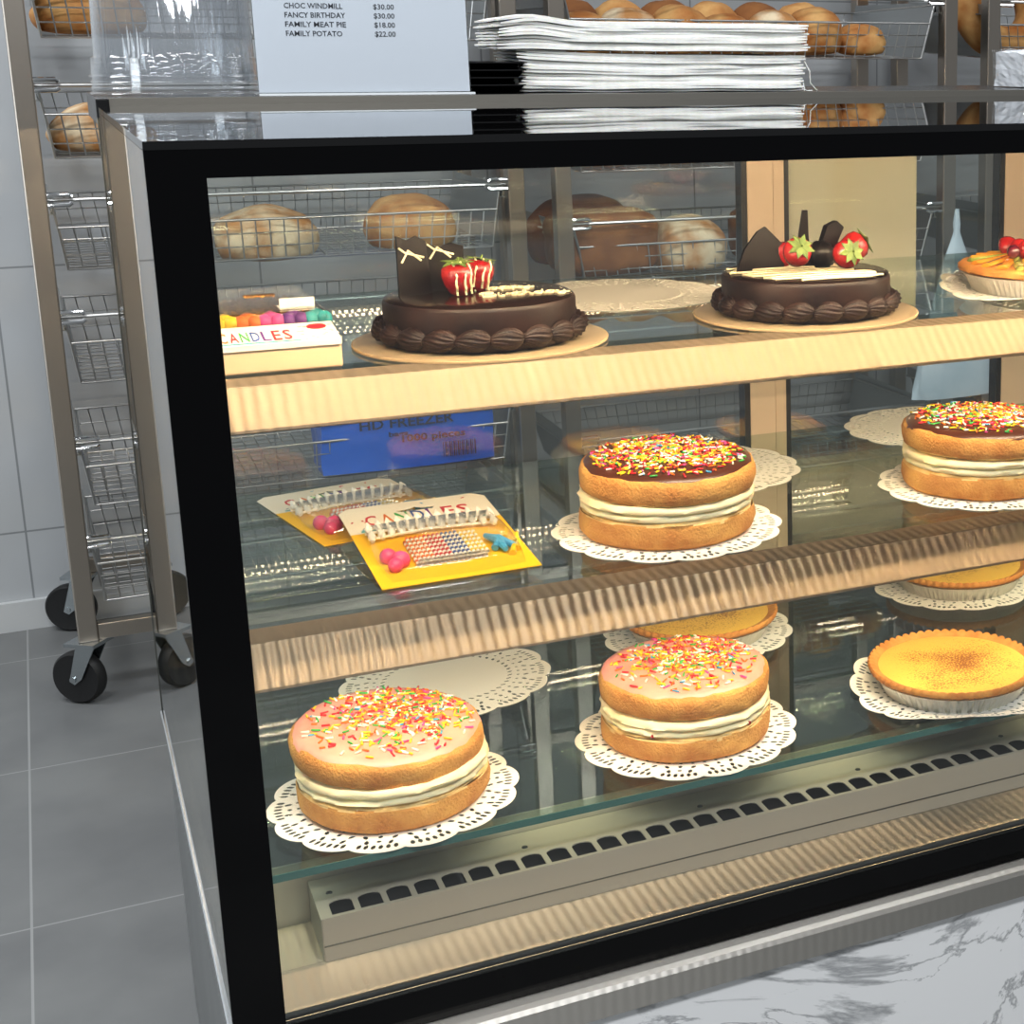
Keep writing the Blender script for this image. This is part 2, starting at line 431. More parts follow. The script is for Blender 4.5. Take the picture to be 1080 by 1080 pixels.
# interior
bm = NB()
bb(bm, .007, L - .007, .011, .126, .530, .5335)
bb(bm, .007, L - .007, .011, .066, .5335, .5347)
obj('trough_floor', bm, M['trough'], case, uv=True)
bm = NB(); bb(bm, .007, L - .007, .2145, DD - .004, .54, .600)
obj('deck', bm, M['deck'], case)
bm = NB(); bb(bm, .007, L - .007, .2115, .2145, .53, .6025)
obj('riser', bm, M['insteel'], case)
bm = NB(); bb(bm, .007, .097, .1265, .2112, .528, .5335)
obj('trough_end', bm, M['trough'], case, uv=True)
for xs in (.0065, L - .0085):
    bm = NB(); bb(bm, xs, xs + .002, .012, DD - .01, .547, .63); obj('side_skirting', bm, M['insteel'], case)
# vent duct with arched slots
bm = NB()
x0, x1, ya, yb, zt = .098, L - .10, .124, .2105, .5805
pitch = .0283; nx = int((x1 - x0 - .03) / pitch); holes = []
for k in range(nx):
    cx = x0 + .022 + k * pitch; w = .0225; h0, h1 = .130, .158
    pts = [(cx - w / 2, h0), (cx + w / 2, h0), (cx + w / 2, h1 - .006)]
    for j in range(1, 6):
        a = pi * j / 6; pts.append((cx + w / 2 * cos(a), h1 - .006 + .007 * sin(a)))
    pts.append((cx - w / 2, h1 - .006)); holes.append(pts)
plate(bm, [(x0, ya), (x1, ya), (x1, yb), (x0, yb)], holes, zt)
ex = bmesh.ops.extrude_face_region(bm, geom=bm.faces[:])
bmesh.ops.translate(bm, verts=[g for g in ex['geom'] if isinstance(g, bmesh.types.BMVert)], vec=(0, 0, -.0012))
vent = obj('vent_duct', bm, M['insteel'], case)
bm = NB()
bb(bm, x0, x1, ya - .0015, ya, .534, zt + .0015); bb(bm, x0 - .001, x0, ya, yb, .534, zt); bb(bm, x1, x1 + .001, ya, yb, .534, zt)
obj('duct_face', bm, M['insteel'], vent)
bm = NB(); bb(bm, x0 + .002, x1 - .002, ya + .001, yb, .5345, .566)
obj('duct_shade', bm, M['gasket'], vent, label='black block standing for the shade inside the duct')  # black block puts the shade behind the slots into colour
bm = NB(); bb(bm, x0, x1, ya - .0021, ya - .0015, .5505, .552)
obj('duct_fold', bm, M['steel_dk'], vent)
for k in range(7):
    bm = NB(); add_lathe(bm, [(0, .0012), (.003, .0008), (.0035, 0)], 10, c=(x0 + .015 + k * .205, .176, zt)); obj('screw_head', bm, M['steel_dk'], vent)
# led strip under the top front edge
LEDX = []
bm = NB(); bb(bm, .02, L - .02, .016, .036, 1.3405, 1.3525)
led = obj('light_strip', bm, M['steel'], case)
bm = NB(); r45 = Matrix.Rotation(radians(50), 3, 'X')
xx = .03
while xx < L - .03:
    add_box(bm, (xx, .028, 1.3375), (.0045, .0045, .0028), r45)
    xx += .0118
lc = obj('light_chips', bm, emis('led_warm', (1.0, .75, .475), 800), led); lc['kind'] = 'stuff'
# rear doors
def door(x0, x1, y, sl, sr, handle=False):
    bm = NB(); bb(bm, x0, x1, y, y + .028, .602, .64); bb(bm, x0, x1, y, y + .028, 1.318, 1.335)
    bb(bm, x0, x0 + sl, y, y + .028, .64, 1.318); bb(bm, x1 - sr, x1, y, y + .028, .64, 1.318)
    dr = obj('door', bm, M['stile'], case)
    bm = NB(); g = .009
    for a, b in ((x0 + sl, x0 + sl + g), (x1 - sr - g, x1 - sr)): bb(bm, a, b, y + .002, y + .026, .64, 1.318)
    bb(bm, x0 + sl + g, x1 - sr - g, y + .002, y + .026, .64, .647); bb(bm, x0 + sl + g, x1 - sr - g, y + .002, y + .026, 1.311, 1.318)
    obj('gasket', bm, M['gasket'], dr)
    bm = NB(); bb(bm, x0 + sl + g, x1 - sr - g, y + .001, y + .004, .647, 1.311); bb(bm, x0 + sl + g, x1 - sr - g, y + .023, y + .026, .647, 1.311)
    obj('door_pane', bm, M['glass'], dr)
door(.008, .9255, .85, .035, .043)
door(.927, L - .008, .852, .018, .14)
bm = NB(); bb(bm, .003, L - .003, DD - .002, DD + .05, .508, .600); 
obj('rear_rail', bm, M['steel_dk'], case)

# ------------------------------------------------------------------ doilies
def doily_mesh():
    R = .1315; bm = NB(); outer = []
    N = 168
    for k in range(N):
        a = 2 * pi * k / N
        outer.append((R * (.945 + .055 * abs(sin(7 * a)) ** .7) * cos(a), R * (.945 + .055 * abs(sin(7 * a)) ** .7) * sin(a)))
    holes = []
    def hole(r, a, l, w, tilt):          # l along direction a+tilt
        c = Vector((r * cos(a), r * sin(a))); d = Vector((cos(a + tilt), sin(a + tilt))); e = Vector((-d.y, d.x))
        holes.append([tuple(c + d * l * .58 * cos(t) + e * w * .76 * sin(t)) for t in (0, pi / 3, 2 * pi / 3, pi, 4 * pi / 3, 5 * pi / 3)])
    for k in range(46): hole(R * .60, 2 * pi * k / 46, .0075, .0030, .75)
    for k in range(42): hole(R * .68, 2 * pi * (k + .5) / 42, .0042, .0030, 0)
    for k in range(14):
        a0 = 2 * pi * (k + .5) / 14
        for da, rr, tl, ln in ((-.15, .755, .6, .0075), (0, .745, 0, .006), (.15, .755, -.6, .0075), (-.11, .835, .25, .008), (.11, .835, -.25, .008), (0, .82, 1.57, .005)):
            hole(R * rr, a0 + da, ln, .0034, tl)
        for da in (-.155, -.093, -.031, .031, .093, .155):
            hole(R * (.90 + .012 * (1 - abs(da) / .155)), a0 + da, .0085, .0034, 0)
    plate(bm, outer, holes, 0)
    ex = bmesh.ops.extrude_face_region(bm, geom=bm.faces[:])
    for g in ex['geom']:
        if isinstance(g, bmesh.types.BMVert): g.co.z += .0006
    return mesh_of('doily', bm, M['doily'])
DO = doily_mesh()
def doily(u, z, rz, label, crumple=0):
    me = DO
    if crumple:
        me = DO.copy()
        for v in me.vertices:
            r = v.co.length; a = math.atan2(v.co.y, v.co.x)
            v.co.z += max(0, r - .09) * crumple * (.5 + .5 * sin(3 * a + 2)) + .0
    o = link('doily', me, None, (u[0] * S, u[1] * S, z + .0004), (0, 0, rz))
    return tag(o, label, 'doily', 'paper doilies in the display case')
doily((.141, .172), Z3, .1, 'white lace doily under the leftmost pink sprinkle cake')
doily((.383, .176), Z3, .9, 'white lace doily under the pink sprinkle cake in the middle')
doily((.229, .385), Z3, .5, 'empty white lace doily lying behind the leftmost pink cake')
doily((.632, .155), Z3, .3, 'white lace doily under the custard tart at the lower front right', .35)
doily((.858, .165), Z3, .7, 'white lace doily at far right end of the bottom shelf front')
doily((.478, .392), Z3, .2, 'white lace doily under the half-hidden tart behind the pink cake')
doily((.782, .405), Z3, 1.1, 'white lace doily under the rear right custard tart below the rail')
doily((.372, .178), Z2, .4, 'white lace doily under the chocolate-topped sprinkle cake beside candle pack')
doily((.462, .335), Z2, .15, 'empty white lace doily behind the left chocolate-topped sponge')
doily((.672, .178), Z2, .8, 'white lace doily under the right-hand chocolate-topped sponge')
doily((.742, .385), Z2, .2, 'empty white lace doily behind the right chocolate-topped sponge')
doily((.385, .322), Z1, .6, 'empty white lace doily on the top shelf between chocolate cakes')
doily((.735, .180), Z1, .35, 'white lace doily under the glazed fruit tart', .3)

# ------------------------------------------------------------------ sponge cakes
SPR = [M['c_red'], M['c_yellow'], M['c_green'], M['c_white'], M['c_orange'], M['c_magenta'], M['c_lblue']]
def sponge(name, label, u, z, seed, icing, tilt=(0, 0), off=(0, 0), jam=False, nspr=680, spread=(.0, .0, .045)):
    rg = random.Random(seed); sx = seed * 3.7
    c = thing(name, label, 'cake', (u[0] * S, u[1] * S, z + .0012), rg.uniform(0, 6))
    c.rotation_euler = (0, 0, 0)
    R = .1
    def wob(amp, sc):
        def f(a, i, r, zz):
            k = r + amp * fnoise(cos(a) * sc + sx, sin(a) * sc, zz * 30 + i * .2) * min(1, r / .05)
            return k, zz + (amp * .35 * fnoise(cos(a) * 5 + sx, sin(a) * 5, 4 + i) if r > .04 else 0)
        return f
    bm = NB()
    add_lathe(bm, [(0, 0), (.085, 0), (.094, .001), (R - .001, .006), (R, .014), (R - .0008, .024), (R - .0015, .0275), (R - .0025, .029)], 96, wob(.003, 2.2), 0)
    for f in bm.faces:
        q = f.calc_center_median()
        if q.z > .0275 + .004 * fnoise(q.x * 40 + sx, q.y * 40, 1): f.material_index = 1
    nb = len(bm.faces)
    add_lathe(bm, [(R - .0025, .029), (R - .006, .0325), (.08, .034), (0, .034)], 96, wob(.0035, 3), 1)
    obj('lower_sponge', bm, [M['sponge'], M['crumb']], c, True, 50)
    # cream: two soft wavy folds
    bm = NB(); ph = rg.uniform(0, 6)
    def cw(a, i, r, zz):
        n1 = fnoise(cos(a) * 3 + sx, sin(a) * 3, i * 1.3); n2 = fnoise(cos(a) * 9 + sx, sin(a) * 9, i * .9 + 5)
        return r + .0032 * n1 + .0022 * n2 + .0005 * sin(17 * a + i * 1.4 + ph), zz + .0018 * n1 + .0012 * n2
    add_lathe(bm, [(0, .031), (.085, .0315), (.0945, .0315), (.0985, .034), (.0985, .0375), (.0945, .0395), (.0955, .0405), (.0995, .0425), (.1000, .0460), (.0965, .0495), (.085, .051), (0, .051)], 120, cw)
    obj('cream_filling', bm, M['cream'], c, True, 80)
    if jam:
        for a in (-2.33, -1.1):
            bm = NB(); bmesh.ops.create_icosphere(bm, subdivisions=1, radius=.0028, matrix=Matrix.Translation((.0975 * cos(a), .0975 * sin(a), .0335)))
            obj('jam_spot', bm, M['berry'], c, True)
    # upper sponge
    prof = [(0, 0), (.08, 0), (.093, .0008), (R - .0018, .004), (R - .0008, .012), (R - .0006, .0215), (.0975, .0278), (.092, .0305), (.078, .0318), (.05, .0327), (.025, .0331), (0, .0333)]
    bm = NB(); add_lathe(bm, prof, 96, wob(.0028, 2.5))
    for f in bm.faces:
        q = f.calc_center_median()
        if q.z < .0026 + .0015 * fnoise(q.x * 60 + sx, q.y * 60, 2): f.material_index = 1
    us = obj('upper_sponge', bm, [M['sponge'], M['crumb']], c, True, 60, loc=(off[0], off[1], .0485 + .0015), rot=(tilt[0], tilt[1], 0))
    def topz(r):
        for (r0, z0), (r1, z1) in zip(prof[::-1], prof[::-1][1:]):
            if r0 <= r <= r1 + 1e-9: return z0 + (z1 - z0) * (r - r0) / max(r1 - r0, 1e-9)
        return .02
    bm = NB()
    def iw(a, i, r, zz):
        lim = .0965 + .0035 * fnoise(cos(a) * 2 + sx, sin(a) * 2, 9) + .0025 * fnoise(cos(a) * 6 + sx, sin(a) * 6, 2)
        q = r * lim; thick = .0022 if i < 6 else (.0018 if i == 6 else -.0012)
        return q, topz(q) + thick
    add_lathe(bm, [(0, 0.0355)] + [(k, 0) for k in (.2, .4, .6, .75, .88, .97, 1.0)], 96, iw)
    # first vertex ring is a point on the axis
    obj('icing', bm, icing, us, True, 70)
    bm = NB()
    for k in range(nspr):
        if k < nspr * .72:
            while True:
                x = rg.gauss(spread[0], spread[2]); y = rg.gauss(spread[1], spread[2])
                if x * x + y * y < .088 ** 2: break
        else:
            a = rg.uniform(0, 2 * pi); q = .088 * sqrt(rg.random()); x, y = q * cos(a), q * sin(a)
        h = topz(math.hypot(x, y)) + .0031 + rg.random() * .0012
        a = rg.uniform(0, pi); ln = rg.uniform(.0055, .0095) / 2; dz = rg.uniform(-.0008, .0008)
        add_tube(bm, [(x - ln * cos(a), y - ln * sin(a), h - dz), (x + ln * cos(a), y + ln * sin(a), h + dz)], .00115, 5,
                 mi=rg.choices(range(7), (22, 30, 10, 22, 16, 6, 3))[0])
    for f in bm.faces: f.smooth = True
    s = obj('sprinkles', bm, SPR, us); s['kind'] = 'stuff'
    return c
sponge('sponge_cake', 'leftmost pink-iced sprinkle sponge on the bottom shelf, its top layer tilted', (.141, .172), Z3, 1, M['pink'], (.045, .055), (-.004, .003), spread=(.018, .02, .042))
sponge('sponge_cake', 'upright pink-iced sprinkle sponge in middle of the bottom shelf', (.383, .178), Z3, 2, M['pink'], (0, 0), (0, .002), True, spread=(.012, .018, .038))
sponge('sponge_cake', 'chocolate-iced sprinkle sponge on middle shelf beside the candle packs', (.372, .178), Z2, 3, M['chocicing'], (.02, 0), (.002, 0), nspr=820, spread=(.005, .015, .05))
sponge('sponge_cake', 'chocolate-iced sprinkle sponge at the right end of the middle shelf', (.672, .178), Z2, 4, M['chocicing'], (0, .01), (0, 0), nspr=760, spread=(.022, .012, .045))

# ------------------------------------------------------------------ custard tarts
def tart_base(t):
    bm = NB(); NF = 168
    def fl(a, i, r, z): return (r + (.0011 * (1 if int(a / (2 * pi) * NF + .5) % 2 else -1) if 0 < i < 4 else 0)), z
    add_lathe(bm, [(0, 0), (.088, 0), (.094, .0125), (.0995, .0235), (.103, .0245), (.1045, .0235), (.1035, .0225), (.0995, .0222), (.087, .0012), (0, .0012)], NF, fl)
    obj('foil_tin', bm, M['foil'], t, True, 20, label='crinkled silver foil tin')
def custard_tart(label, u, z, rz):
    t = thing('custard_tart', label, 'tart', (u[0] * S, u[1] * S, z + .0011), rz, 'custard tarts on the bottom shelf')
    tart_base(t)
    bm = NB(); NC = 232
    def cr(a, i, r, z):
        w = abs(sin(29 * a)) ** .8
        if i in (3, 4): return r + .0022 * w, z + .0026 * w
        if i in (2,): return r + .0016 * w, z
        if i == 5: return r, z + .001 * w
        return r, z
    add_lathe(bm, [(.086, .003), (.098, .0235), (.1055, .0262), (.1068, .0300), (.1050, .0330), (.1010, .0322), (.0965, .0300), (.088, .0285), (.0, .0285)], NC, cr)
    obj('pastry_crust', bm, M['pastry'], t, True, 60)
    bm = NB()
    add_lathe(bm, [(0, .0315), (.05, .0313), (.085, .0307), (.094, .0301), (.0975, .0289)], 72, lambda a, i, r, z: (r, z + .0004 * fnoise(cos(a) * r * 30, sin(a) * r * 30, 1)))
    obj('custard', bm, M['custard'], t, True, 80, label='yellow custard dusted with nutmeg')
    return t
CT = custard_tart('custard tart with nutmeg at the lower front right, raised doily edge', (.632, .155), Z3, 0)
CT['group'] = 'custard tarts on the bottom shelf'
dup(CT, 'custard tart half hidden behind the middle pink cake', U(.478, .388)[:2] + (Z3 + .0011,), 1.3)
dup(CT, 'custard tart at the rear right, tucked under the steel rail', U(.782, .40)[:2] + (Z3 + .0011,), 2.2)
dup(CT, 'custard tart at far right of the bottom shelf front row', U(.858, .165)[:2] + (Z3 + .0011,), 3.9)

# ------------------------------------------------------------------ strawberries
def berry_bm(r=.016, l=.034):
    bm = NB()
    prof = [(0, 0)] + [(r * p, l * q) for p, q in ((.32, .03), (.62, .14), (.86, .36), (1.0, .62), (.95, .82), (.7, .94), (.3, .985))] + [(0, l * .97)]
    add_lathe(bm, prof, 20, lambda a, i, rr, z: (rr * (1 + .04 * sin(3 * a)), z))
    return bm
def leaves_bm(r=.016, l=.034):
    bm = NB()
    for k in range(8):
        a = 2 * pi * k / 8 + .2; d = Vector((cos(a), sin(a), 0)); e = Vector((-sin(a), cos(a), 0)); zb = l * .985
        pts = [Vector((0, 0, zb + .001)), d * r * .45 + e * r * .26 + Vector((0, 0, zb + .001)), d * r * 1.0 + Vector((0, 0, zb - .002 + .003 * (k % 2))), d * r * .45 - e * r * .26 + Vector((0, 0, zb + .001)),]
        lo = [bm.verts.new(p) for p in pts]; hi = [bm.verts.new(p + Vector((0, 0, .0009))) for p in pts]
        bm.faces.new(hi); bm.faces.new(lo[::-1])
        for j in range(4): bm.faces.new((lo[j], lo[(j + 1) % 4], hi[(j + 1) % 4], hi[j]))
    add_tube(bm, [(0, 0, l * .97), (.001, 0, l * .97 + .006)], .0012, 6)
    return bm
def berry(parent, loc, rot, s=1.0, leaves=True, drizzle=False):
    b = obj('strawberry', berry_bm(.016 * s, .034 * s), M['berry'], parent, True, 80, loc=loc, rot=rot)
    if leaves: obj('strawberry_leaves', leaves_bm(.016 * s, .034 * s), M['leaf'], b, label='green leafy cap')
    if drizzle:
        bm = NB()
        for k, x in enumerate((-.007, .0015, .008)):
            pts = []
            for j in range(9):
                t = j / 8; zz = .034 * s * (1.03 - t * .9)
                y = -.0168 * s * sqrt(max(.05, 1 - (x / .0165) ** 2)) * (1.0 if .3 < 1 - t * .9 else .75)
                pts.append((x + .001 * sin(j), y * min(1, .25 + 2.2 * t), zz))
            add_tube(bm, pts, .0011, 6)
        obj('icing_drizzle', bm, M['whitechoc'], b)
    return b

# ------------------------------------------------------------------ chocolate cakes
def choc_body(c, R=.096, H=.046, seed=0):
    bm = NB()
    add_lathe(bm, [(0, 0), (R - .002, 0), (R, .004), (R, H - .006), (R - .0015, H - .002), (R - .005, H), (R * .6, H + .0006), (0, H + .0008)], 96,
              lambda a, i, r, z: (r + (.0012 * fnoise(cos(a) * 4 + seed, sin(a) * 4, z * 60) if r > .05 else 0), z))
    for f in bm.faces:
        f.material_index = 1 if f.calc_center_median().z > H - .0015 else 0
    obj('cake_body', bm, [M['fudge'], M['ganache']], c, True, 45)
    # ring of piped shells
    bm = NB(); n = 19
    for k in range(n):
        a = 2 * pi * k / n + seed
        d = Vector((cos(a), sin(a), 0)); e = Vector((-sin(a), cos(a), 0)); z = Vector((0, 0, 1))
        base = d * (R + .0015)
        nr, ns = 10, 72
        rings = []
        for i in range(nr + 1):
            t = i / nr                      # tail (0) to head (1) along the ring
            prof = sin(pi * min(1, .08 + t * .92)) ** .7 * (.72 + .4 * t)
            ring = []
            for j in range(ns):
                b = 2 * pi * j / ns
                rr = (1 + .11 * cos(13 * (b + t * .9))) * prof
                ring.append(bm.verts.new(base + e * (-.0185 + .036 * t) + d * (.0118 * rr * cos(b)) + z * (.0125 + .0118 * rr * sin(b) + .002 * t)))
            rings.append(ring)
        for i in range(nr):
            for j in range(ns):
                bm.faces.new((rings[i][j], rings[i][(j + 1) % ns], rings[i + 1][(j + 1) % ns], rings[i + 1][j]))
        bm.faces.new(rings[0]); bm.faces.new(rings[-1][::-1])
    for v in bm.verts: v.co.z = max(v.co.z, .0003)
    obj('piped_border', bm, M['fudge'], c, True, 70)
def cake_board(label, u, z):
    bm = NB(); add_lathe(bm, [(0, 0), (.127, 0), (.128, .0004), (.128, .0026), (.127, .003), (0, .003)], 96)
    for f in bm.faces: f.material_index = 0 if f.normal.z > .5 or f.calc_center_median().z > .0028 else 1
    return tag(obj('cake_board', bm, [M['board'], M['board_edge']], None, True, 40, loc=(u[0] * S, u[1] * S, z + .0009)), label, 'cake board', 'round cake boards')
def shardplate(bm, pts, th, M4):
    A = [bm.verts.new(M4 @ Vector((p[0], -th / 2, p[1]))) for p in pts]; B = [bm.verts.new(M4 @ Vector((p[0], th / 2, p[1]))) for p in pts]
    n = len(pts)
    bm.faces.new(A); bm.faces.new(B[::-1])
    for k in range(n): bm.faces.new((A[k], A[(k + 1) % n], B[(k + 1) % n], B[k]))
cu1 = (.222, .150); zc = Z1 + .0041
cake_board('round gold cake board under the happy birthday chocolate cake', cu1, Z1)
c1 = thing('chocolate_cake', 'round chocolate cake with Happy Birthday writing and two strawberries', 'cake', (cu1[0] * S, cu1[1] * S, zc))
choc_body(c1, seed=.1)
HT = .046
for pts, loc, rz in (([(-.018, 0), (.018, 0), (.016, .060), (.006, .066), (-.004, .062), (-.015, .067)], (-.062, .010), .25),
                     ([(-.020, 0), (.020, 0), (.022, .052), (.010, .056), (-.004, .052), (-.018, .057)], (-.030, .026), -.12)):
    bm = NB(); shardplate(bm, pts, .0028, Matrix.Identity(4))
    s = obj('chocolate_shard', bm, M['shard'], c1, loc=(loc[0], loc[1], HT - .006), rot=(-.08, 0, rz))
    bm = NB()
    add_tube(bm, [(-.012, -.0018, .040), (-.004, -.0018, .052), (.003, -.0018, .046), (.009, -.0018, .041)], .0011, 6)
    add_tube(bm, [(-.014, -.0018, .055), (-.008, -.0018, .050), (.012, -.0018, .044)], .0011, 6)
    obj('shard_drizzle', bm, M['whitechoc'], s)
berry(c1, (-.022, -.008, HT - .001), (.10, -.05, .1), 1.05, True, True)
berry(c1, (.000, .016, HT - .001), (-.1, .22, 0), 1.0, True, True)
GL = {'H': ([(0, 1.35), (-.02, .7), (.02, 0)], [(.75, 1.4), (.72, .7), (.78, .05), (.95, 0)], [(-.1, .62), (.3, .8), (.74, .72)]),
      'B': ([(.05, 1.3), (.0, .7), (.05, 0)], [(-.15, 1.1), (.2, 1.4), (.65, 1.3), (.6, .95), (.2, .75), (.7, .65), (.8, .25), (.45, 0), (.0, .05)]),
      'a': ([(.55, .6), (.3, .7), (.03, .4), (.12, .05), (.38, .05), (.55, .55), (.56, .15), (.75, .02)],),
      'p': ([(0, .55), (.12, .65), (.08, -.55)], [(.12, .4), (.35, .7), (.58, .45), (.42, .05), (.15, .08), (.5, .0), (.75, .05)]),
      'y': ([(0, .6), (.05, .2), (.25, .05), (.45, .3), (.52, .65)], [(.52, .65), (.46, -.2), (.25, -.6), (0, -.45), (.3, -.1), (.8, .1)]),
      'i': ([(.05, .65), (.03, .15), (.2, .02), (.4, .1)], [(.06, .98), (.10, 1.02)]),
      'r': ([(0, .5), (.12, .72), (.16, .55), (.42, .58), (.36, .15), (.58, .02)],),
      't': ([(.2, 1.2), (.12, .2), (.3, .02), (.5, .1)], [(-.08, .78), (.45, .86)]),
      'h': ([(.0, .1), (.22, 1.1), (.1, 1.35), (.04, .8), (.02, 0)], [(.04, .35), (.3, .68), (.45, .4), (.45, .08), (.65, .05)]),
      'd': ([(.5, .55), (.25, .68), (.02, .35), (.2, .02), (.45, .2), (.6, 1.3), (.54, .2), (.72, .02)],)}
def script(word, x, y, width):
    bm = NB(); ws = [.95 if c in 'HB' else .52 if c in 'itr' else .72 for c in word]; k = width / sum(ws); px = 0
    for ch, w in zip(word, ws):
        for st in GL[ch]:
            P = [Vector((x + (px + a + b * .22) * k, y + b * k * 1.15, HT + .0016)) for a, b in st]
            Q = []
            for q in range(len(P) - 1):
                p0, p1, p2, p3 = P[max(q - 1, 0)], P[q], P[q + 1], P[min(q + 2, len(P) - 1)]
                for t in (0, .25, .5, .75):
                    Q.append(.5 * (2 * p1 + (p2 - p0) * t + (2 * p0 - 5 * p1 + 4 * p2 - p3) * t * t + (3 * p1 - p0 - 3 * p2 + p3) * t ** 3))
            Q.append(P[-1]); add_tube(bm, Q, .0010, 6)
        px += w
    return obj('icing_writing', bm, M['whitechoc'], c1, True, 60)
script('Happy', -.002, .010, .060)
script('Birthday', -.006, -.038, .088)
cu2 = (.487, .153)
cake_board('round gold cake board under the white-striped chocolate cake', cu2, Z1)
c2 = thing('chocolate_cake', 'round chocolate cake with white icing stripes, strawberries and upright chocolate pieces', 'cake', (cu2[0] * S, cu2[1] * S, zc))
choc_body(c2, seed=.23)
bm = NB(); pts = []
for k in range(13):
    x0 = -.088 + k * .0125; yy = .030 - k * .0072
    pts += [(x0, yy + .012, HT + .002), (x0 + .052, yy - .020 + .004, HT + .002)]
def inside(p): return math.hypot(p[0], p[1]) < .096
zz = []
for k in range(8):
    y = -.082 + k * .0165
    xr = sqrt(max(.0001, .094 ** 2 - y * y)) - rnd.uniform(.002, .012)
    xl = -sqrt(max(.0001, .094 ** 2 - y * y)) + rnd.uniform(.002, .02)
    a, b = (xl, y + .004), (min(xr, xl + .13), y - .010)
    zz += [a, b] if k % 2 == 0 else [b, a]
zz = [p if inside(p) else (p[0] * .093 / math.hypot(*p), p[1] * .093 / math.hypot(*p)) for p in zz]
for p, q in zip(zz, zz[1:]):
    add_tube(bm, [(p[0], p[1], HT + .0016), ((p[0] + q[0]) / 2, (p[1] + q[1]) / 2, HT + .0022), (q[0], q[1], HT + .0016)], .0014, 6)
obj('icing_stripes', bm, M['whitechoc'], c2, True, 60)
bm = NB(); shardplate(bm, [(-.040, 0), (.026, 0), (.030, .030), (.005, .054), (-.006, .049), (-.025, .030)], .0035, Matrix.Identity(4))
obj('chocolate_shard', bm, M['shard'], c2, loc=(-.042, .022, HT - .005), rot=(-.1, 0, .18))
bm = NB(); shardplate(bm, [(-.010, 0), (.012, 0), (.007, .040), (.006, .070), (0, .070), (-.004, .045)], .006, Matrix.Identity(4))
obj('chocolate_shard', bm, M['shard'], c2, loc=(.006, .022, HT - .004), rot=(0, 0, -.3))
bm = NB(); shardplate(bm, [(-.006, 0), (.014, 0), (.036, .040), (.026, .048), (.012, .043)], .008, Matrix.Identity(4))
obj('chocolate_shard', bm, M['shard'], c2, loc=(.024, .020, HT + .004), rot=(0, 0, .2))
bm = NB(); bmesh.ops.create_uvsphere(bm, u_segments=24, v_segments=14, radius=.017)
for v in bm.verts: v.co *= 1 + .07 * sin(10 * math.atan2(v.co.z, v.co.x) + 30 * v.co.y / .017 * .3)
obj('chocolate_curl', bm, M['shard'], c2, True, 80, loc=(.026, .016, HT + .014))
berry(c2, (-.022, -.010, HT + .014), (1.0, -.12, 0), 1.02, True)
berry(c2, (.034, -.014, HT + .014), (1.25, .1, 0), 1.02, True)
berry(c2, (.048, .012, HT + .012), (.35, 1.05, .3), 1.05, True)
berry(c2, (-.012, .036, HT - .001), (0, 0, 0), .9, False)

# ------------------------------------------------------------------ fruit tart
ft = thing('fruit_tart', 'glazed fruit tart with kiwi and berries in a foil tin', 'tart', (.735 * S, .180 * S, Z1 + .0011))
tart_base(ft)
bm = NB()
add_lathe(bm, [(.086, .003), (.098, .0235), (.1065, .0265), (.107, .031), (.103, .034), (.097, .034), (.06, .036), (0, .038)], 120,
          lambda a, i, r, z: (r + (.0014 * fnoise(cos(a) * 9, sin(a) * 9, i)), z + .0012 * fnoise(cos(a) * 12, sin(a) * 12, i)))
obj('pastry_crust', bm, M['pastry'], ft, True, 60)
MF = dict(peach=pmat('peach_slice', '#d98a1c', .15, coat=.6, sss=.1, col2='#e8a640', scale=60), kiwi=pmat('kiwi_slice', '#8fa040', .15, coat=.6, col2='#b5bb62', scale=80),
          plum=pmat('plum_piece', '#5a0f20', .15, coat=.6))
for k in range(22):
    a = 2 * pi * k / 22; kind = ('peach', 'kiwi', 'peach', 'peach')[k % 4]
    bm = NB(); prism(bm, [(-.013, 0), (.013, 0), (.011, .006), (.004, .0095), (-.006, .0085)], 'y', -.030, .030)
    for v in bm.verts:
        t = (v.co.y / .030); v.co.x *= 1 - .35 * t * t; v.co.z = v.co.z * (1 - .4 * t * t) + .010 * (1 - t) * .5
    obj(kind + '_slice', bm, MF[kind], ft, bevel=.002, loc=(.066 * cos(a), .066 * sin(a), .031), rot=(.10, .25, a - pi / 2 + .5))
for k in range(9):
    a = 2 * pi * k / 9 + .3; q = .026 if k % 3 else .048
    obj('strawberry', berry_bm(.012, .024), M['berry'], ft, True, 80, loc=(q * cos(a), q * sin(a), .046), rot=(1.2, 0, a))
for k in range(5):
    a = 2 * pi * k / 5
    bm = NB(); bmesh.ops.create_icosphere(bm, subdivisions=2, radius=.009)
    obj('plum_piece', bm, MF['plum'], ft, True, loc=(.05 * cos(a + .8), .05 * sin(a + .8), .050))

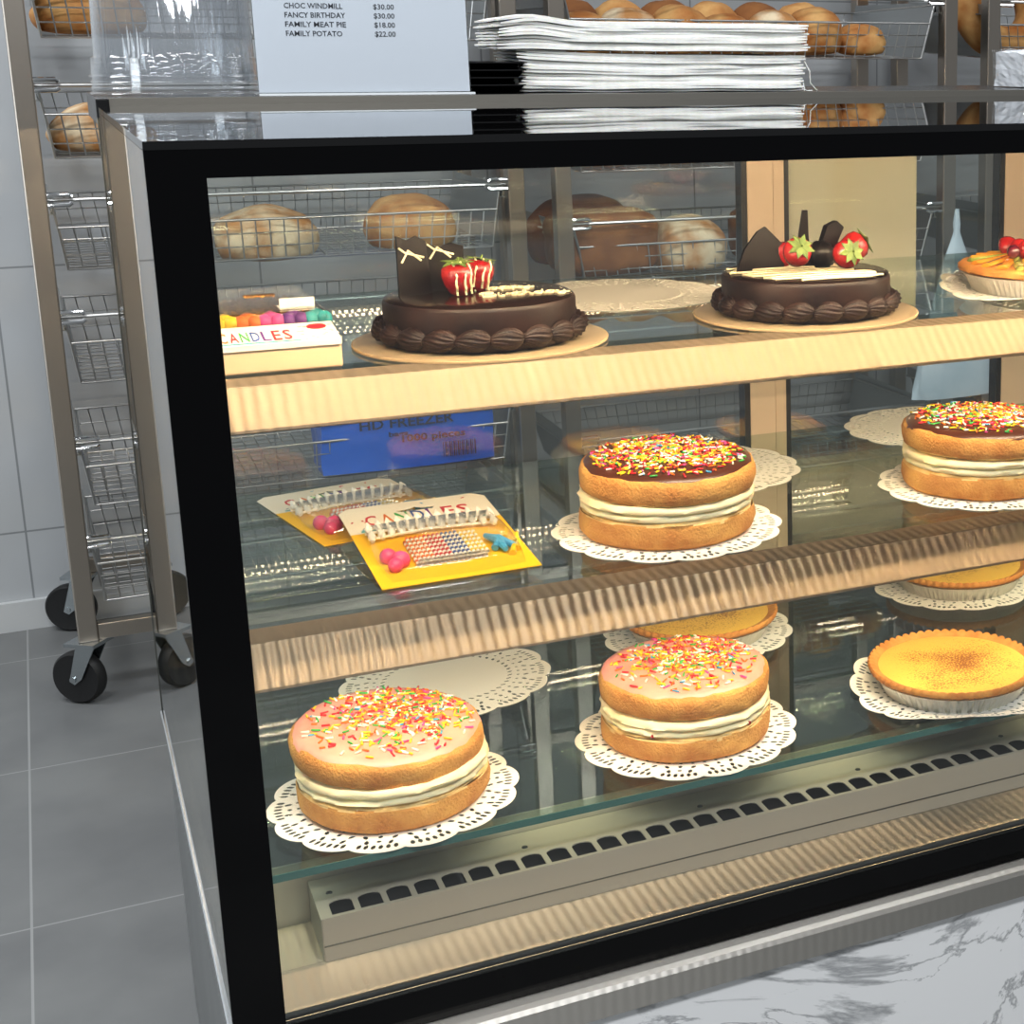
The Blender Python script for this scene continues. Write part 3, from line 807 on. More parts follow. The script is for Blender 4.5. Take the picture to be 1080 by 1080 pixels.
# ------------------------------------------------------------------ candle packs
def letters(parent, word, x0, y, z, size, cols, width, rot=(0, 0, 0), gap=.0):
    bm0 = None; n = len(word); w = width / n
    for k, ch in enumerate(word):
        me = text_mesh(ch, size, M[cols[k % len(cols)]], .0001, bold=.0003, width=w * .78)
        link('printed_letter', me, parent, (x0[0] + k * w * cos(rot[2]), x0[1] + k * w * sin(rot[2]) if len(x0) > 1 else y, z), rot)
def twist_candle(bm, p, q, mi, mj):
    p, q = Vector(p), Vector(q); n = 12
    for k in range(n):
        a = p.lerp(q, k / n); b = p.lerp(q, (k + 1) / n)
        add_tube(bm, [a, b], .0021, 6, mi if k % 2 else mj, caps=False)
def candle_pack(label, loc, rot, full=True):
    t = thing('candle_pack', label, 'candles', loc, rot=rot, group=None)
    W, H = .165, .236
    bm = NB(); prism(bm, [(-W / 2, 0), (W / 2, 0), (W / 2, H * .66), (-W / 2, H * .66)], 'z', 0, .001)
    obj('backing_card', bm, M['card_yellow'], t, label='bright yellow backing card')
    bm = NB()
    plate(bm, [(-W / 2, H * .66), (W / 2, H * .66), (W / 2, H - .012), (W / 2 - .012, H), (-W / 2 + .012, H), (-W / 2, H - .012)],
          [[(-.018, H - .030), (.018, H - .030), (.022, H - .024), (.006, H - .022), (0, H - .017), (-.006, H - .022), (-.022, H - .024)]], 0)
    ex = bmesh.ops.extrude_face_region(bm, geom=bm.faces[:])
    for g in ex['geom']:
        if isinstance(g, bmesh.types.BMVert): g.co.z += .001
    hdr = obj('header_card', bm, M['card_white'], t, label='white header with coloured lettering')
    letters(hdr, 'CANDLES', (-.060, H - .060), 0, .0013, .042, ['c_red', 'c_orange', 'c_green', 'c_blue', 'c_purple', 'c_red', 'c_red'], .120)
    bm = NB()
    for k in range(26):
        x, y = rnd.uniform(-W / 2 + .008, W / 2 - .008), rnd.uniform(H * .70, H - .008)
        if abs(x) < .058 and H - .062 < y < H - .012: continue
        add_box(bm, (x, y, .00115), (.004, .0018, .0002), Matrix.Rotation(rnd.uniform(0, 3), 3, 'Z'), mi=k % 4)
    obj('confetti_print', bm, [M['c_red'], M['c_lblue'], M['c_orange'], M['c_grey']], hdr)
    bm = NB(); bb(bm, -.070, .070, H * .675, H * .69, .001, .0012)
    obj('small_print', bm, M['c_teal'], hdr)
    # holders: small white flower cups on picks, two arcs
    bm = NB()
    for row in range(2):
        for k in range(13):
            x = -.066 + .011 * k; y = H * (.60 if row else .53) + .012 * (1 - (x / .066) ** 2) - .006
            b2 = NB(); add_lathe(b2, [(0, 0), (.0022, 0), (.0045, .006), (.0032, .010), (.0012, .015), (0, .0165)], 8)
            bmesh.ops.transform(b2, matrix=Matrix.Translation((x, y, .0055 + .003 * row)) @ Matrix.Rotation(radians(-62), 4, 'X'), verts=b2.verts)
            tmp = bpy.data.meshes.new('tmp'); b2.to_mesh(tmp); b2.free(); bm.from_mesh(tmp); bpy.data.meshes.remove(tmp)
        add_tube(bm, [(-.07, H * (.60 if row else .53), .006), (0, H * (.60 if row else .53) + .006, .007), (.07, H * (.60 if row else .53), .006)], .0016, 6)
    obj('candle_holders', bm, M['c_white'], t, True, 60)
    # striped candles
    bm = NB(); kk = 0
    for lay in range(2):
        for k in range(16):
            x = -.036 + .0047 * k + .002 * lay
            mi, mj = ((1, 0), (2, 0), (3, 0), (4, 0))[min(3, k // 4)]
            twist_candle(bm, (x, H * .17, .0045 + .0042 * lay), (x, H * .45, .0045 + .0042 * lay), mi, mj)
    for f in bm.faces: f.smooth = True
    obj('striped_candles', bm, [M['c_white'], M['c_orange'], M['c_red'], M['c_blue'], M['c_yellow']], t)
    # balloon holder left, bow right
    bm = NB()
    for x, y, r in ((-.062, .066, .009), (-.052, .052, .010), (-.060, .040, .008)):
        bmesh.ops.create_icosphere(bm, subdivisions=2, radius=r, matrix=Matrix.Translation((x, y, .008)))
    obj('balloon_holder', bm, M['c_pinkc'], t, True)
    bm = NB()
    add_tube(bm, [(.047, .090, .006), (.055, .066, .009), (.057, .044, .006)], .005, 8, radii=[.003, .006, .003])
    add_tube(bm, [(.047, .052, .006), (.056, .068, .010), (.068, .050, .006)], .005, 8, radii=[.004, .005, .004])
    obj('bow_holder', bm, M['c_lblue'], t, True)
    bm = NB()
    for x, y in ((.066, .082), (.073, .064), (.070, .046), (.062, .036)):
        add_tube(bm, [(x, y, .004), (x + .006, y + .016, .008)], .003, 8, radii=[.004, .002])
    obj('star_holder', bm, M['c_yellow'], t, True)
    # clear blister
    bm = NB(); n = 0
    prof = [(0, .001), (.0, .011), (.004, .014)]
    ow, oh = W * .45, H * .30; cy = H * .335
    add_lathe(bm, [(1, .0012), (.97, .013), (.93, .0155), (0, .0158)], 40,
              lambda a, i, r, z: (r * (1 / max(abs(cos(a)), abs(sin(a)))) ** .8, z))
    for v in bm.verts: v.co.x *= ow; v.co.y = v.co.y * oh + cy
    obj('blister', bm, M['blister'], t, True, 60, label='clear plastic blister')
    return t
candle_pack('yellow candle pack at the back, partly under another pack', (.172 * S, .262 * S, Z2 + .0008), (radians(.0), 0, radians(11)))
candle_pack('front yellow candle pack with striped candles on the middle shelf', (.193 * S, .126 * S, Z2 + .0008), (radians(5.2), 0, radians(1)))
# candle box on the top shelf
cb = thing('candle_box', 'clear-lidded box of gold candles with a colourful CANDLES label', 'candles', (.018 * S, .094 * S, Z1 + .0010))
W, Dp, H = .135, .245, .026
bm = NB(); bb(bm, 0, W, 0, Dp, 0, H); obj('box_body', bm, M['card_peach'], cb, bevel=.002)
bm = NB(); prism(bm, [(-.0005, H + .0002), (.055, H + .0085), (.055, H + .0095), (-.0015, H + .0012), (-.0015, H - .004), (-.0005, H - .004)], 'x', 0, W)
lb = obj('label_card', bm, M['card_white'], cb, label='white label strip')
letters(lb, 'CANDLES', (.030, .006), 0, H + .0025, .040, ['c_orange', 'c_red', 'c_green', 'c_blue', 'c_purple', 'c_red', 'c_red'], .066, rot=(radians(8.5), 0, 0))
for k, o in enumerate([c for c in lb.children]):
    o.location.z = H + .0022 + .0009; o.location.y = .008
bm = NB(); prism(bm, [(.002, H + .0018), (.005, H + .0022), (.005, H + .0025), (.002, H + .0021)], 'x', .014, .100)
obj('small_print', bm, M['c_teal'], lb)
bm = NB(); add_lathe(bm, [(0, .0006), (.009, .0006), (.009, 0)], 20, lambda a, i, r, z: (r * (1 / sqrt(cos(a) ** 2 + (sin(a) * 1.2) ** 2)), z))
obj('label_badge', bm, M['c_red'], lb, loc=(.119, .040, H + .0075), rot=(radians(8.5), 0, 0), label='dark red oval badge')
bm = NB()
for k in range(14): add_box(bm, (rnd.uniform(.1, .132), rnd.uniform(.004, .05), H + .0025), (.003, .0015, .0002))
for v in bm.verts: v.co.z = H + .0014 + v.co.y * .148 + (.0002 if v.co.z > H + .0025 else 0)
obj('confetti_print', bm, M['c_grey'], lb)
for k, cn in enumerate(('green', 'yellow', 'orange', 'magenta', 'purple', 'teal')):
    bm = NB()
    for q in range(3):
        bmesh.ops.create_icosphere(bm, subdivisions=2, radius=.0085, matrix=Matrix.Translation(((q - 1) * .006, .004 * (q % 2), .002 * (q % 2))))
    obj('candle_cup', bm, M['c_' + cn], cb, True, loc=(.020 + k * .021, .072, H + .0095), label=cn + ' candle cup')
bm = NB()
for lay in range(2):
    for k in range(17): add_tube(bm, [(.006 + k * .0072, .095, H + .005 + lay * .006), (.006 + k * .0072, .215, H + .005 + lay * .006)], .0032, 6, radii=None)
for f in bm.faces: f.smooth = True
obj('gold_candles', bm, M['gold'], cb)
bm = NB(); bb(bm, .002, W - .002, .058, .236, H, H + .0205); obj('clear_cover', bm, M['blister'], cb, bevel=.003)
bm = NB(); bb(bm, .092, .124, .075, .077, H + .022, H + .031)
bb(bm, .092, .124, .075, .10, H + .0207, H + .0212)
obj('price_sticker', bm, M['paper'], cb, label='small white price sticker')
bm = NB(); bb(bm, .070, .100, .17, .182, H + .0207, H + .0215)
obj('gold_seal', bm, M['gold'], cb)

# ------------------------------------------------------------------ things on the case top
ZT = TOP + .0095
# nested clear tubs, upside down
def tub():
    bm = NB(); NF = 96
    def fl(a, i, r, z): return (r * 1.035 * (1 + (.018 * abs(cos(20 * a)) if i in (6, 7) else 0)), z)
    add_lathe(bm, [(.1035, 0), (.1045, .0016), (.1035, .0028), (.1015, .0036), (.1000, .026), (.0965, .0275), (.0945, .034), (.0905, .180), (.085, .188), (0, .190)], 192, fl)
    return mesh_of('clear_tub', bm, M['plastic'], True, 60)
TM = tub()
tl = (.0725 * S + .006, .885 + .115, ZT + .0004)
for k in range(4):
    o = link('plastic_tub', TM, None, (tl[0] + rnd.uniform(-.0012, .0012), tl[1] + rnd.uniform(-.001, .001), tl[2] + k * .0075), (0, 0, rnd.uniform(-.04, .04)))
    tag(o, 'clear fluted plastic tub in the nested stack at the left end', 'plastic tub', 'clear tubs nested upside down')
# price sign in acrylic holder
sx0, sx1, sy = .1405 * S, .3395 * S, .63 * S
sg = thing('price_sign', 'white price list in a clear acrylic holder on the case top', 'sign', ((sx0 + sx1) / 2, sy, ZT))
hw = (sx1 - sx0) / 2
bm = NB(); bb(bm, -hw, hw, .0, .0015, .004, .215); obj('price_sheet', bm, pmat('price_paper', '#f3f2fa', .85), sg)
bm = NB(); bb(bm, -hw - .001, hw + .001, -.003, -.001, .002, .218); bb(bm, -hw - .001, hw + .001, .0025, .0045, .002, .218); bb(bm, -hw - .001, hw + .001, -.0045, .07, 0, .002)
obj('acrylic_holder', bm, M['acrylic'], sg)
bm = NB(); bb(bm, -hw - .001, hw + .006, -.0062, -.0045, -.0005 + .0005, .003); obj('holder_lip', bm, pmat('acrylic_edge', '#d9dfe2', .2), sg, label='bright polished front lip')
ROWS = [('CHOC WINDMILL', '$30.00'), ('FANCY BIRTHDAY', '$30.00'), ('FAMILY MEAT PIE', '$18.00'), ('FAMILY POTATO', '$22.00')]
wid = [.0745, .0775, .0775, .072]
for k, (a, b) in enumerate(ROWS):
    zz = 1.4825 - ZT - (k) * .0120 + .0008
    link('price_line', text_mesh(a, .0098, M['ink'], .0001, bold=.00012, width=wid[k]), sg, (.236 - (sx0 + sx1) / 2, -.0002, zz), (pi / 2, 0, 0))
    link('price_figure', text_mesh(b, .0098, M['ink'], .0001, bold=.00012, width=.0275), sg, (.3505 - (sx0 + sx1) / 2, -.0002, zz), (pi / 2, 0, 0))
# black trays
bm0 = None
for k in range(4):
    bm = NB()
    add_lathe(bm, [(0, .002), (.80, .002), (.93, .012), (1, .012), (1, .0105), (.95, .0102), (.82, 0), (0, 0)], 48,
              lambda a, i, r, z: (r * (1 / max(abs(cos(a)), abs(sin(a)))) ** .85, z))
    for v in bm.verts: v.co.x *= .055; v.co.y *= .08
    tag(obj('black_tray', bm, M['blackplastic'], None, True, 50, loc=(.512, .985, ZT + .0002 + k * .0105), rot=(0, 0, rnd.uniform(-.03, .03))),
        'black plastic tray stacked between the price sign and the napkins', 'tray', 'stacked black trays')
# folded napkins in two piles
def napkin(label, z, seed, w, d, loc, rz, th, bulge, group, front=.0):
    rg = random.Random(seed); bm = NB(); nxg, nyg = 26, 12
    top, bot = [], []
    for i in range(nxg + 1):
        ct, cbm = [], []
        for j in range(nyg + 1):
            s, t = i / nxg, j / nyg
            x = (s - .5) * w * (1 + .008 * fnoise(seed, t * 3, 0)) ; y = (t - .5) * d + .004 * fnoise(s * 4, seed * 2.1, 3)
            e = min(1, 12 * min(s, 1 - s) + .5) * min(1, 14 * min(t, 1 - t) + .82)
            wv = .0014 * fnoise(s * 5, t * 4, seed * .22)
            sag = bulge(s, t)
            ct.append(bm.verts.new((x, y, th * (.5 + .5 * e) + wv + sag))); cbm.append(bm.verts.new((x, y, th * .5 - th * .48 * e + wv + sag)))
        top.append(ct); bot.append(cbm)
    for i in range(nxg):
        for j in range(nyg):
            bm.faces.new((top[i][j], top[i + 1][j], top[i + 1][j + 1], top[i][j + 1])); bm.faces.new((bot[i][j], bot[i][j + 1], bot[i + 1][j + 1], bot[i + 1][j]))
    for i in range(nxg):
        bm.faces.new((bot[i][0], bot[i + 1][0], top[i + 1][0], top[i][0])); bm.faces.new((top[i][-1], top[i + 1][-1], bot[i + 1][-1], bot[i][-1]))
    for j in range(nyg):
        bm.faces.new((top[0][j], top[0][j + 1], bot[0][j + 1], bot[0][j])); bm.faces.new((top[-1][j + 1], top[-1][j], bot[-1][j], bot[-1][j + 1]))
    return tag(obj('napkin', bm, M['napkin'], None, True, 50, loc=(loc[0], loc[1], z), rot=(0, 0, rz)), label, 'napkin', group)
nc = (.562 * S, .885 + .135); rz = radians(-7)
z = ZT + .0004
low = lambda s, t: 0.0
for k in range(13):
    napkin('white folded napkin in the lower pile on the case top', z, k, .436 + rnd.uniform(-.006, .006), .245, (nc[0] + rnd.uniform(-.003, .003), nc[1] + rnd.uniform(-.003, .003)), rz, .0052,
           (lambda a: (lambda s, t: .00035 * a * (1 - 2 * s) * max(0, .5 - s) * 4))(k), 'napkins in the lower pile'); z += .0041
z += .0058
up = lambda k: (lambda s, t: (.012 * exp(-((s - .10) / .10) ** 2) * (.3 + .06 * k)))
for k in range(10):
    nn = napkin('white folded napkin in the puffed upper pile on the case top', z, 40 + k, .470 + rnd.uniform(-.006, .006), .25, (nc[0] - .010 + rnd.uniform(-.004, .004), nc[1] + rnd.uniform(-.004, .004)), rz + rnd.uniform(-.01, .01), .0052, up(k), 'napkins in the upper pile'); z += .0041
bm = NB()
add_tube(bm, [(0, 0, .045), (.006, -.006, .030), (.005, -.010, .012), (.016, -.012, .0005)], .0009, 6)
add_tube(bm, [(-.03, -.004, .018), (-.014, -.012, .006), (-.002, -.013, .0008), (.004, -.02, .0008)], .0008, 6)
add_tube(bm, [(-.004, -.004, .012), (-.006, -.012, .003), (-.008, -.016, .0008)], .0008, 6)
tag(obj('loose_thread', bm, M['napkin'], None, True, 60, loc=(.716 * S, .895, ZT), rot=(0, 0, 0)), 'loose white threads hanging from the right end of the napkin pile', 'thread')
# wrapped white packet at the right end
bm = NB(); bb(bm, 0, .16, 0, .11, 0, .058)
bmesh.ops.subdivide_edges(bm, edges=bm.edges[:], cuts=7, use_grid_fill=True)
for v in bm.verts: v.co += Vector((fnoise(v.co.x, v.co.y, v.co.z, 60), fnoise(v.co.y, v.co.z, v.co.x, 55), 0)) * .004 + Vector((0, 0, .01 * (v.co.z / .058) * fnoise(v.co.x, v.co.y, 1, 25)))
pk = thing('wrapped_packet', 'white packet in crinkled clear wrap at right end of case top', 'packet', (1.032 * S, .93, ZT + .0015))
obj('packet_box', bm, pmat('packet_white', '#dfe2e6', .5), pk)
bm = NB(); bb(bm, -.003, .163, -.003, .113, -.001, .062)
bmesh.ops.subdivide_edges(bm, edges=bm.edges[:], cuts=9, use_grid_fill=True)
for v in bm.verts: v.co += Vector((fnoise(v.co.x, v.co.y, v.co.z, 90), fnoise(v.co.y, v.co.z, v.co.x, 85), abs(fnoise(v.co.x, v.co.y, 1, 70)))) * .0045
obj('plastic_wrap', bm, M['plastic'], pk)

# ------------------------------------------------------------------ bread racks
FY, RY = 2.345, 2.86          # front and rear post planes
def rack(label, x0, x1, levels, top=1.85):
    t = thing('bread_rack', label, 'rack', (x0, FY, 0))
    w = x1 - x0; T = .040
    def P(x, y):
        bm = NB(); bb(bm, x - T / 2, x + T / 2, y - T / 2, y + T / 2, .15, top); obj('post', bm, M['post'], t, bevel=.003)
    for x in (0, w):
        for y in (0, RY - FY): P(x, y)
    for y in (0, RY - FY):
        bm = NB(); bb(bm, T / 2, w - T / 2, y - .012, y + .012, .150, .186); obj('rail', bm, M['post'], t, bevel=.002)
        bm = NB(); bb(bm, T / 2, w - T / 2, y - .012, y + .012, top - .036, top); obj('rail', bm, M['post'], t, bevel=.002)
    for x in (0, w):
        bm = NB(); bb(bm, x - .012, x + .012, T / 2, RY - FY - T / 2, .150, .186); obj('rail', bm, M['post'], t, bevel=.002)
        bm = NB(); bb(bm, x - .012, x + .012, T / 2, RY - FY - T / 2, .245, .285); obj('rail', bm, M['post'], t, bevel=.002)
    for z in levels:
        bm = NB()
        add_tube(bm, [(T / 2, 0, z), (w - T / 2, 0, z)], .0042, 8)
        sd = obj('wire_rod', bm, M['wire'], t, True)
        for x, s in ((T / 2, 1), (w - T / 2, -1)):
            for dz in (-.010, .012):
                bm = NB(); add_tube(bm, [(x, -.012, z + dz), (x + s * .040, -.012, z + dz), (x + s * .045, -.010, z + dz * .6)], .0048, 8)
                obj('peg', bm, M['chrome'], sd, True)
        for x in (T / 2 + .004, w - T / 2 - .004):
            bm = NB(); bb(bm, x - .0012, x + .0012, .02, RY - FY - .02, z - .03, z - .004); bb(bm, x - .010, x + .010, .02, RY - FY - .02, z - .0325, z - .030)
            obj('runner', bm, M['sheetmetal'], t)
    for x in (0, w):
        for y in (0, RY - FY):
            bm = NB()
            bb(bm, x - .036, x + .036, y - .036, y + .036, .142, .150)
            for s in (-1, 1): prism(bm, [(y - .030, .144), (y + .016, .144), (y + .042, .055), (y + .030, .048), (y + .012, .062)], 'x', x + s * .021 - .0015, x + s * .021 + .0015)
            add_tube(bm, [(x - .026, y + .032, .0605), (x + .026, y + .032, .0605)], .007, 10)
            ca = Matrix.Translation((x, y, 0)) @ Matrix.Rotation(radians(52 + 25 * sin(9 * x + 5 * y)), 4, 'Z') @ Matrix.Translation((-x, -y, 0))
            bmesh.ops.transform(bm, matrix=ca, verts=bm.verts)
            cs = obj('caster', bm, M['zinc'], t, label='zinc caster fork')
            bm = NB()
            prof = [(.0, -.015), (.045, -.015), (.055, -.016), (.060, -.010), (.0605, 0), (.060, .010), (.055, .016), (.045, .015), (0, .015)]
            add_lathe(bm, prof, 40)
            bmesh.ops.transform(bm, matrix=ca @ Matrix.Translation((x, y + .032, .0605)) @ Matrix.Rotation(pi / 2, 4, 'Y'), verts=bm.verts)
            obj('wheel', bm, M['rubber'], cs, True, 50, label='black rubber wheel')
    return t
LV1 = [.374, .596, .871, 1.118, 1.353, 1.60]
LV2 = [.20, .47, .743, 1.015, 1.288, 1.56]
rack('tall steel bread rack on casters behind the left end of the case', -.080, .922, LV1)
rack('tall steel bread rack on casters behind the right end of the case', 1.036, 2.108, LV2)
rack('steel bread rack at the far right, mostly outside the view', 2.242, 3.30, LV2)
# wire baskets
def basket_meshes(w, tw):
    d = .47; zf, zb = -.150, -.135      # bottom front / rear relative to the rod
    ft, bt = -.060, -.025               # top of the front wall / rear wall
    i = tw
    rim, grid, sides = NB(), NB(), [NB(), NB()]
    def fx(s, z): return -w / 2 + s * w
    def X(s, h): # taper: narrower at the bottom
        return (s - .5) * (w - 2 * i * (1 - h))
    # rim
    add_tube(rim, [(X(0, .6), 0, ft), (X(1, .6), 0, ft)], .0032, 6)
    add_tube(rim, [(X(0, 1), d, bt), (X(1, 1), d, bt)], .0032, 6)
    add_tube(rim, [(X(0, 0), .012, zf), (X(1, 0), .012, zf)], .0028, 6); add_tube(rim, [(X(0, 0), d - .01, zb), (X(1, 0), d - .01, zb)], .0028, 6)
    for s in (0, 1):
        add_tube(rim, [(X(s, 1), -.004, -.012), (X(s, .6), 0, ft), (X(s, 0), .012, zf)], .003, 6)
        add_tube(rim, [(X(s, 1), -.004, -.012), (X(s, 1), d, bt)], .003, 6)
        sg = 1 if s == 0 else -1
        vs = [(X(s, 1), -.004, -.012), (X(s, 0), .012, zf), (X(s, 0), d - .01, zb), (X(s, 1), d, bt)]
        side = sides[s]
        A = [side.verts.new(v) for v in vs]; B = [side.verts.new((v[0] + sg * .0012, v[1], v[2])) for v in vs]
        side.faces.new(A); side.faces.new(B[::-1])
        for k in range(4): side.faces.new((A[k], A[(k + 1) % 4], B[(k + 1) % 4], B[k]))
    n = int(w / .030)
    for k in range(1, n):
        s = k / n
        add_tube(grid, [(X(s, .6), 0, ft), (X(s, 0), .012, zf), (X(s, 0), d - .01, zb), (X(s, 1), d, bt)], .0015, 4, caps=False)
    for h in (.33, .66):
        add_tube(grid, [(X(0, .6 * h), .012 * (1 - h), zf + (ft - zf) * h), (X(1, .6 * h), .012 * (1 - h), zf + (ft - zf) * h)], .0016, 4, caps=False)
        add_tube(grid, [(X(0, h), d, zb + (bt - zb) * h), (X(1, h), d, zb + (bt - zb) * h)], .0016, 4, caps=False)
    for k in range(1, 12):
        y = .012 + (d - .022) * k / 12; zz = zf + (zb - zf) * k / 12
        add_tube(grid, [(X(0, 0), y, zz - .002), (X(1, 0), y, zz - .002)], .0015, 4, caps=False)
    return mesh_of('basket_rim', rim, M['wire'], True, 60), mesh_of('wire_grid', grid, M['wire'], True), [mesh_of('side_panel', q, M['sheetmetal']) for q in sides]
def baskets(cx, w, levels, tw, rackname):
    a, b, c = basket_meshes(w, tw); root = None
    for k, z in enumerate(levels):
        lab = 'wire bread basket on the %s, %s' % (rackname, ('lowest of all', 'second level up', 'third level up', 'fourth level up', 'fifth level up', 'topmost level')[k])
        loc = (cx, FY + .022, z)
        if root is None:
            root = thing('wire_basket', lab, 'basket', loc, group='wire baskets on the bread racks')
            link('basket_rim', a, root); link('wire_grid', b, root); [link('side_panel', q, root) for q in c]
        else: dup(root, lab, loc)
baskets(.4185, .944, LV1, .018, 'left rack')
baskets(1.572, 1.01, LV2, .03, 'right rack')
baskets(2.771, 1.0, LV2, .03, 'far right rack')
ZB = -.144    # basket floor below the rod
# bread
def loaf(name, label, loc, s, mat, seed, rz=0, kind='cob', group=None, rx=0):
    bm = NB(); bmesh.ops.create_icosphere(bm, subdivisions=4, radius=1)
    for v in bm.verts:
        c = v.co.copy(); p = 2.6
        if kind == 'tin':
            k = (abs(c.x) ** 4 + abs(c.y) ** 4 + abs(c.z) ** 4) ** -.25; c *= k
            if c.z > .2: c.z += .15 * (1 - abs(c.y)) ** .5 if abs(c.y) < 1 else 0; c.x *= 1.03; c.y *= 1.04
        else:
            k = (abs(c.x) ** p + abs(c.y) ** p + abs(c.z) ** 2) ** (-1 / p); c *= k ** .8
            if kind == 'split':
                c.z += -.10 * exp(-(c.y / .16) ** 2) * (c.z > 0) + .06 * sin(6 * c.x + seed) * (c.z > .1)
            if c.z < -.55: c.z = -.55 - (c.z + .55) * -.25
        n = .06 * fnoise(c.x + seed, c.y, c.z, 1.8) + .02 * fnoise(c.x + seed, c.y, c.z, 6)
        c *= 1 + n
        v.co = Vector((c.x * s[0] / 2, c.y * s[1] / 2, c.z * s[2] / 2))
    mn = min(v.co.z for v in bm.verts)
    for v in bm.verts: v.co.z -= mn
    o = obj(name, bm, mat, None, True, 70, loc=(loc[0], loc[1], loc[2]), rot=(rx, 0, rz))
    return tag(o, label, 'bread', group)
Y0 = FY + .13
b13, b11, b08, b16 = LV1[4] + ZB, LV1[3] + ZB, LV1[2] + ZB, LV1[5] + ZB
loaf('bread_loaf', 'floured white loaf in the left rack basket just left of the case corner', (.068, Y0, b13), (.225, .17, .125), M['bread'], 3, 0, 'split')
loaf('bread_loaf', 'golden loaf in the high left basket at the top edge of the photo', (.062, Y0, b16), (.225, .17, .13), M['bread_gold'], 5, 0, 'split')
loaf('bread_loaf', 'pale floured loaf seen through the glass above the candle box', (.375, Y0, b11 - .02), (.225, .20, .15), M['bread'], 8, 0, 'split')
loaf('bread_loaf', 'tan loaf seen through the glass behind the birthday cake', (.70, Y0, b11 - .01), (.205, .20, .155), M['bread_gold'], 9, 0, 'cob')
loaf('bread_loaf', 'small floured loaf peeking out beside the bezel behind the glass', (.165, Y0, b11 - .02), (.16, .18, .13), M['bread'], 10, 0, 'split')
d08 = LV2[3] + ZB; d05 = LV2[2] + ZB
yb0 = FY + .12
loaf('bread_loaf', 'big brown round loaf front left in the right rack, seen through glass', (1.17, yb0, LV2[3] + ZB), (.27, .2, .155), M['bread_brown'], 11, 0, 'tin')
loaf('bread_loaf', 'dark domed loaf behind the big brown loaf in right rack', (1.18, yb0 + .20, LV2[3] + ZB), (.30, .18, .22), M['bread_dark'], 12, 0, 'cob')
loaf('bread_loaf', 'floured loaf right of the big brown loaves, seen through the glass', (1.40, yb0, LV2[3] + ZB), (.20, .2, .17), M['bread'], 13, 0, 'cob')
loaf('bread_loaf', 'brown loaf behind the cream sheet in the right rack', (1.66, yb0, LV2[3] + ZB), (.24, .2, .15), M['bread_brown'], 14, 0, 'tin')
loaf('bread_loaf', 'dark brown loaf near the pale plastic bag in right rack', (1.92, yb0 + .05, LV2[3] + ZB), (.22, .2, .17), M['bread_dark'], 15, 0, 'tin')
k = 0
LN = ['above the left end of the napkins', 'second from the left above the napkins', 'third from the left above the napkins', 'above the middle of the napkins', 'right of the middle above the napkins', 'above the right end of the napkins']
for j in range(6):
    loaf('bread_roll', 'golden roll in the upper right basket, ' + LN[j], (1.125 + j * .128, FY + .09 + .02 * (j % 2), LV2[5] + ZB), (.155, .15, .125 + .012 * (j % 3)), (M['bread_gold'], M['bread'], M['bread_gold'])[j % 3], 20 + j, .2 * j, 'cob')
    loaf('bread_roll', 'golden roll in the rear row, ' + LN[j], (1.15 + j * .128, FY + .25, LV2[5] + ZB), (.15, .15, .165), (M['bread_brown'], M['bread_gold'])[j % 2], 40 + j, .2 * j, 'cob')
loaf('bread_roll', 'golden roll at the right of the basket beside the napkins', (1.89, FY + .09, LV2[5] + ZB), (.13, .14, .10), M['bread_gold'], 61, 0, 'cob')
loaf('bread_loaf', 'brown loaf on the level below the right rolls', (1.95, FY + .2, LV2[4] + ZB), (.3, .2, .13), M['bread_brown'], 62, 0, 'cob')
for j in range(3):
    loaf('bread_loaf', ('floured loaf high behind the glass above the brown loaves', 'pale loaf high behind the glass left of the stile', 'floured loaf high behind the glass beside the middle post')[j], (1.17 + j * .21, FY + .12, LV2[4] + ZB), (.19, .2, .12), M['bread'], 70 + j, 0, 'split')
# bread ring far right
bm = NB()
bmesh.ops.create_circle(bm, segments=4, radius=.0)
bm.free(); bm = NB()
n, mseg, Rr, rr = 36, 18, .105, .048
vv = [[bm.verts.new(((Rr + rr * cos(2 * pi * j / mseg)) * cos(2 * pi * i / n) * (1 + .04 * fnoise(i * .3, j * .1, 2)), rr * 1.15 * sin(2 * pi * j / mseg), (Rr + rr * cos(2 * pi * j / mseg)) * sin(2 * pi * i / n))) for j in range(mseg)] for i in range(n)]
for i in range(n):
    for j in range(mseg): bm.faces.new((vv[i][j], vv[(i + 1) % n][j], vv[(i + 1) % n][(j + 1) % mseg], vv[i][(j + 1) % mseg]))
tag(obj('bread_ring', bm, M['bread_gold'], None, True, 70, loc=(2.375, FY + .16, LV2[5] + ZB + .135), rot=(-.25, 0, 0)), 'ring-shaped loaf leaning in the far right basket', 'bread')
loaf('bread_loaf', 'dark crusted loaf on the far right rack below the ring loaf', (2.36, FY + .16, LV2[4] + ZB), (.34, .22, .13), M['bread_dark'], 81, 0, 'cob')
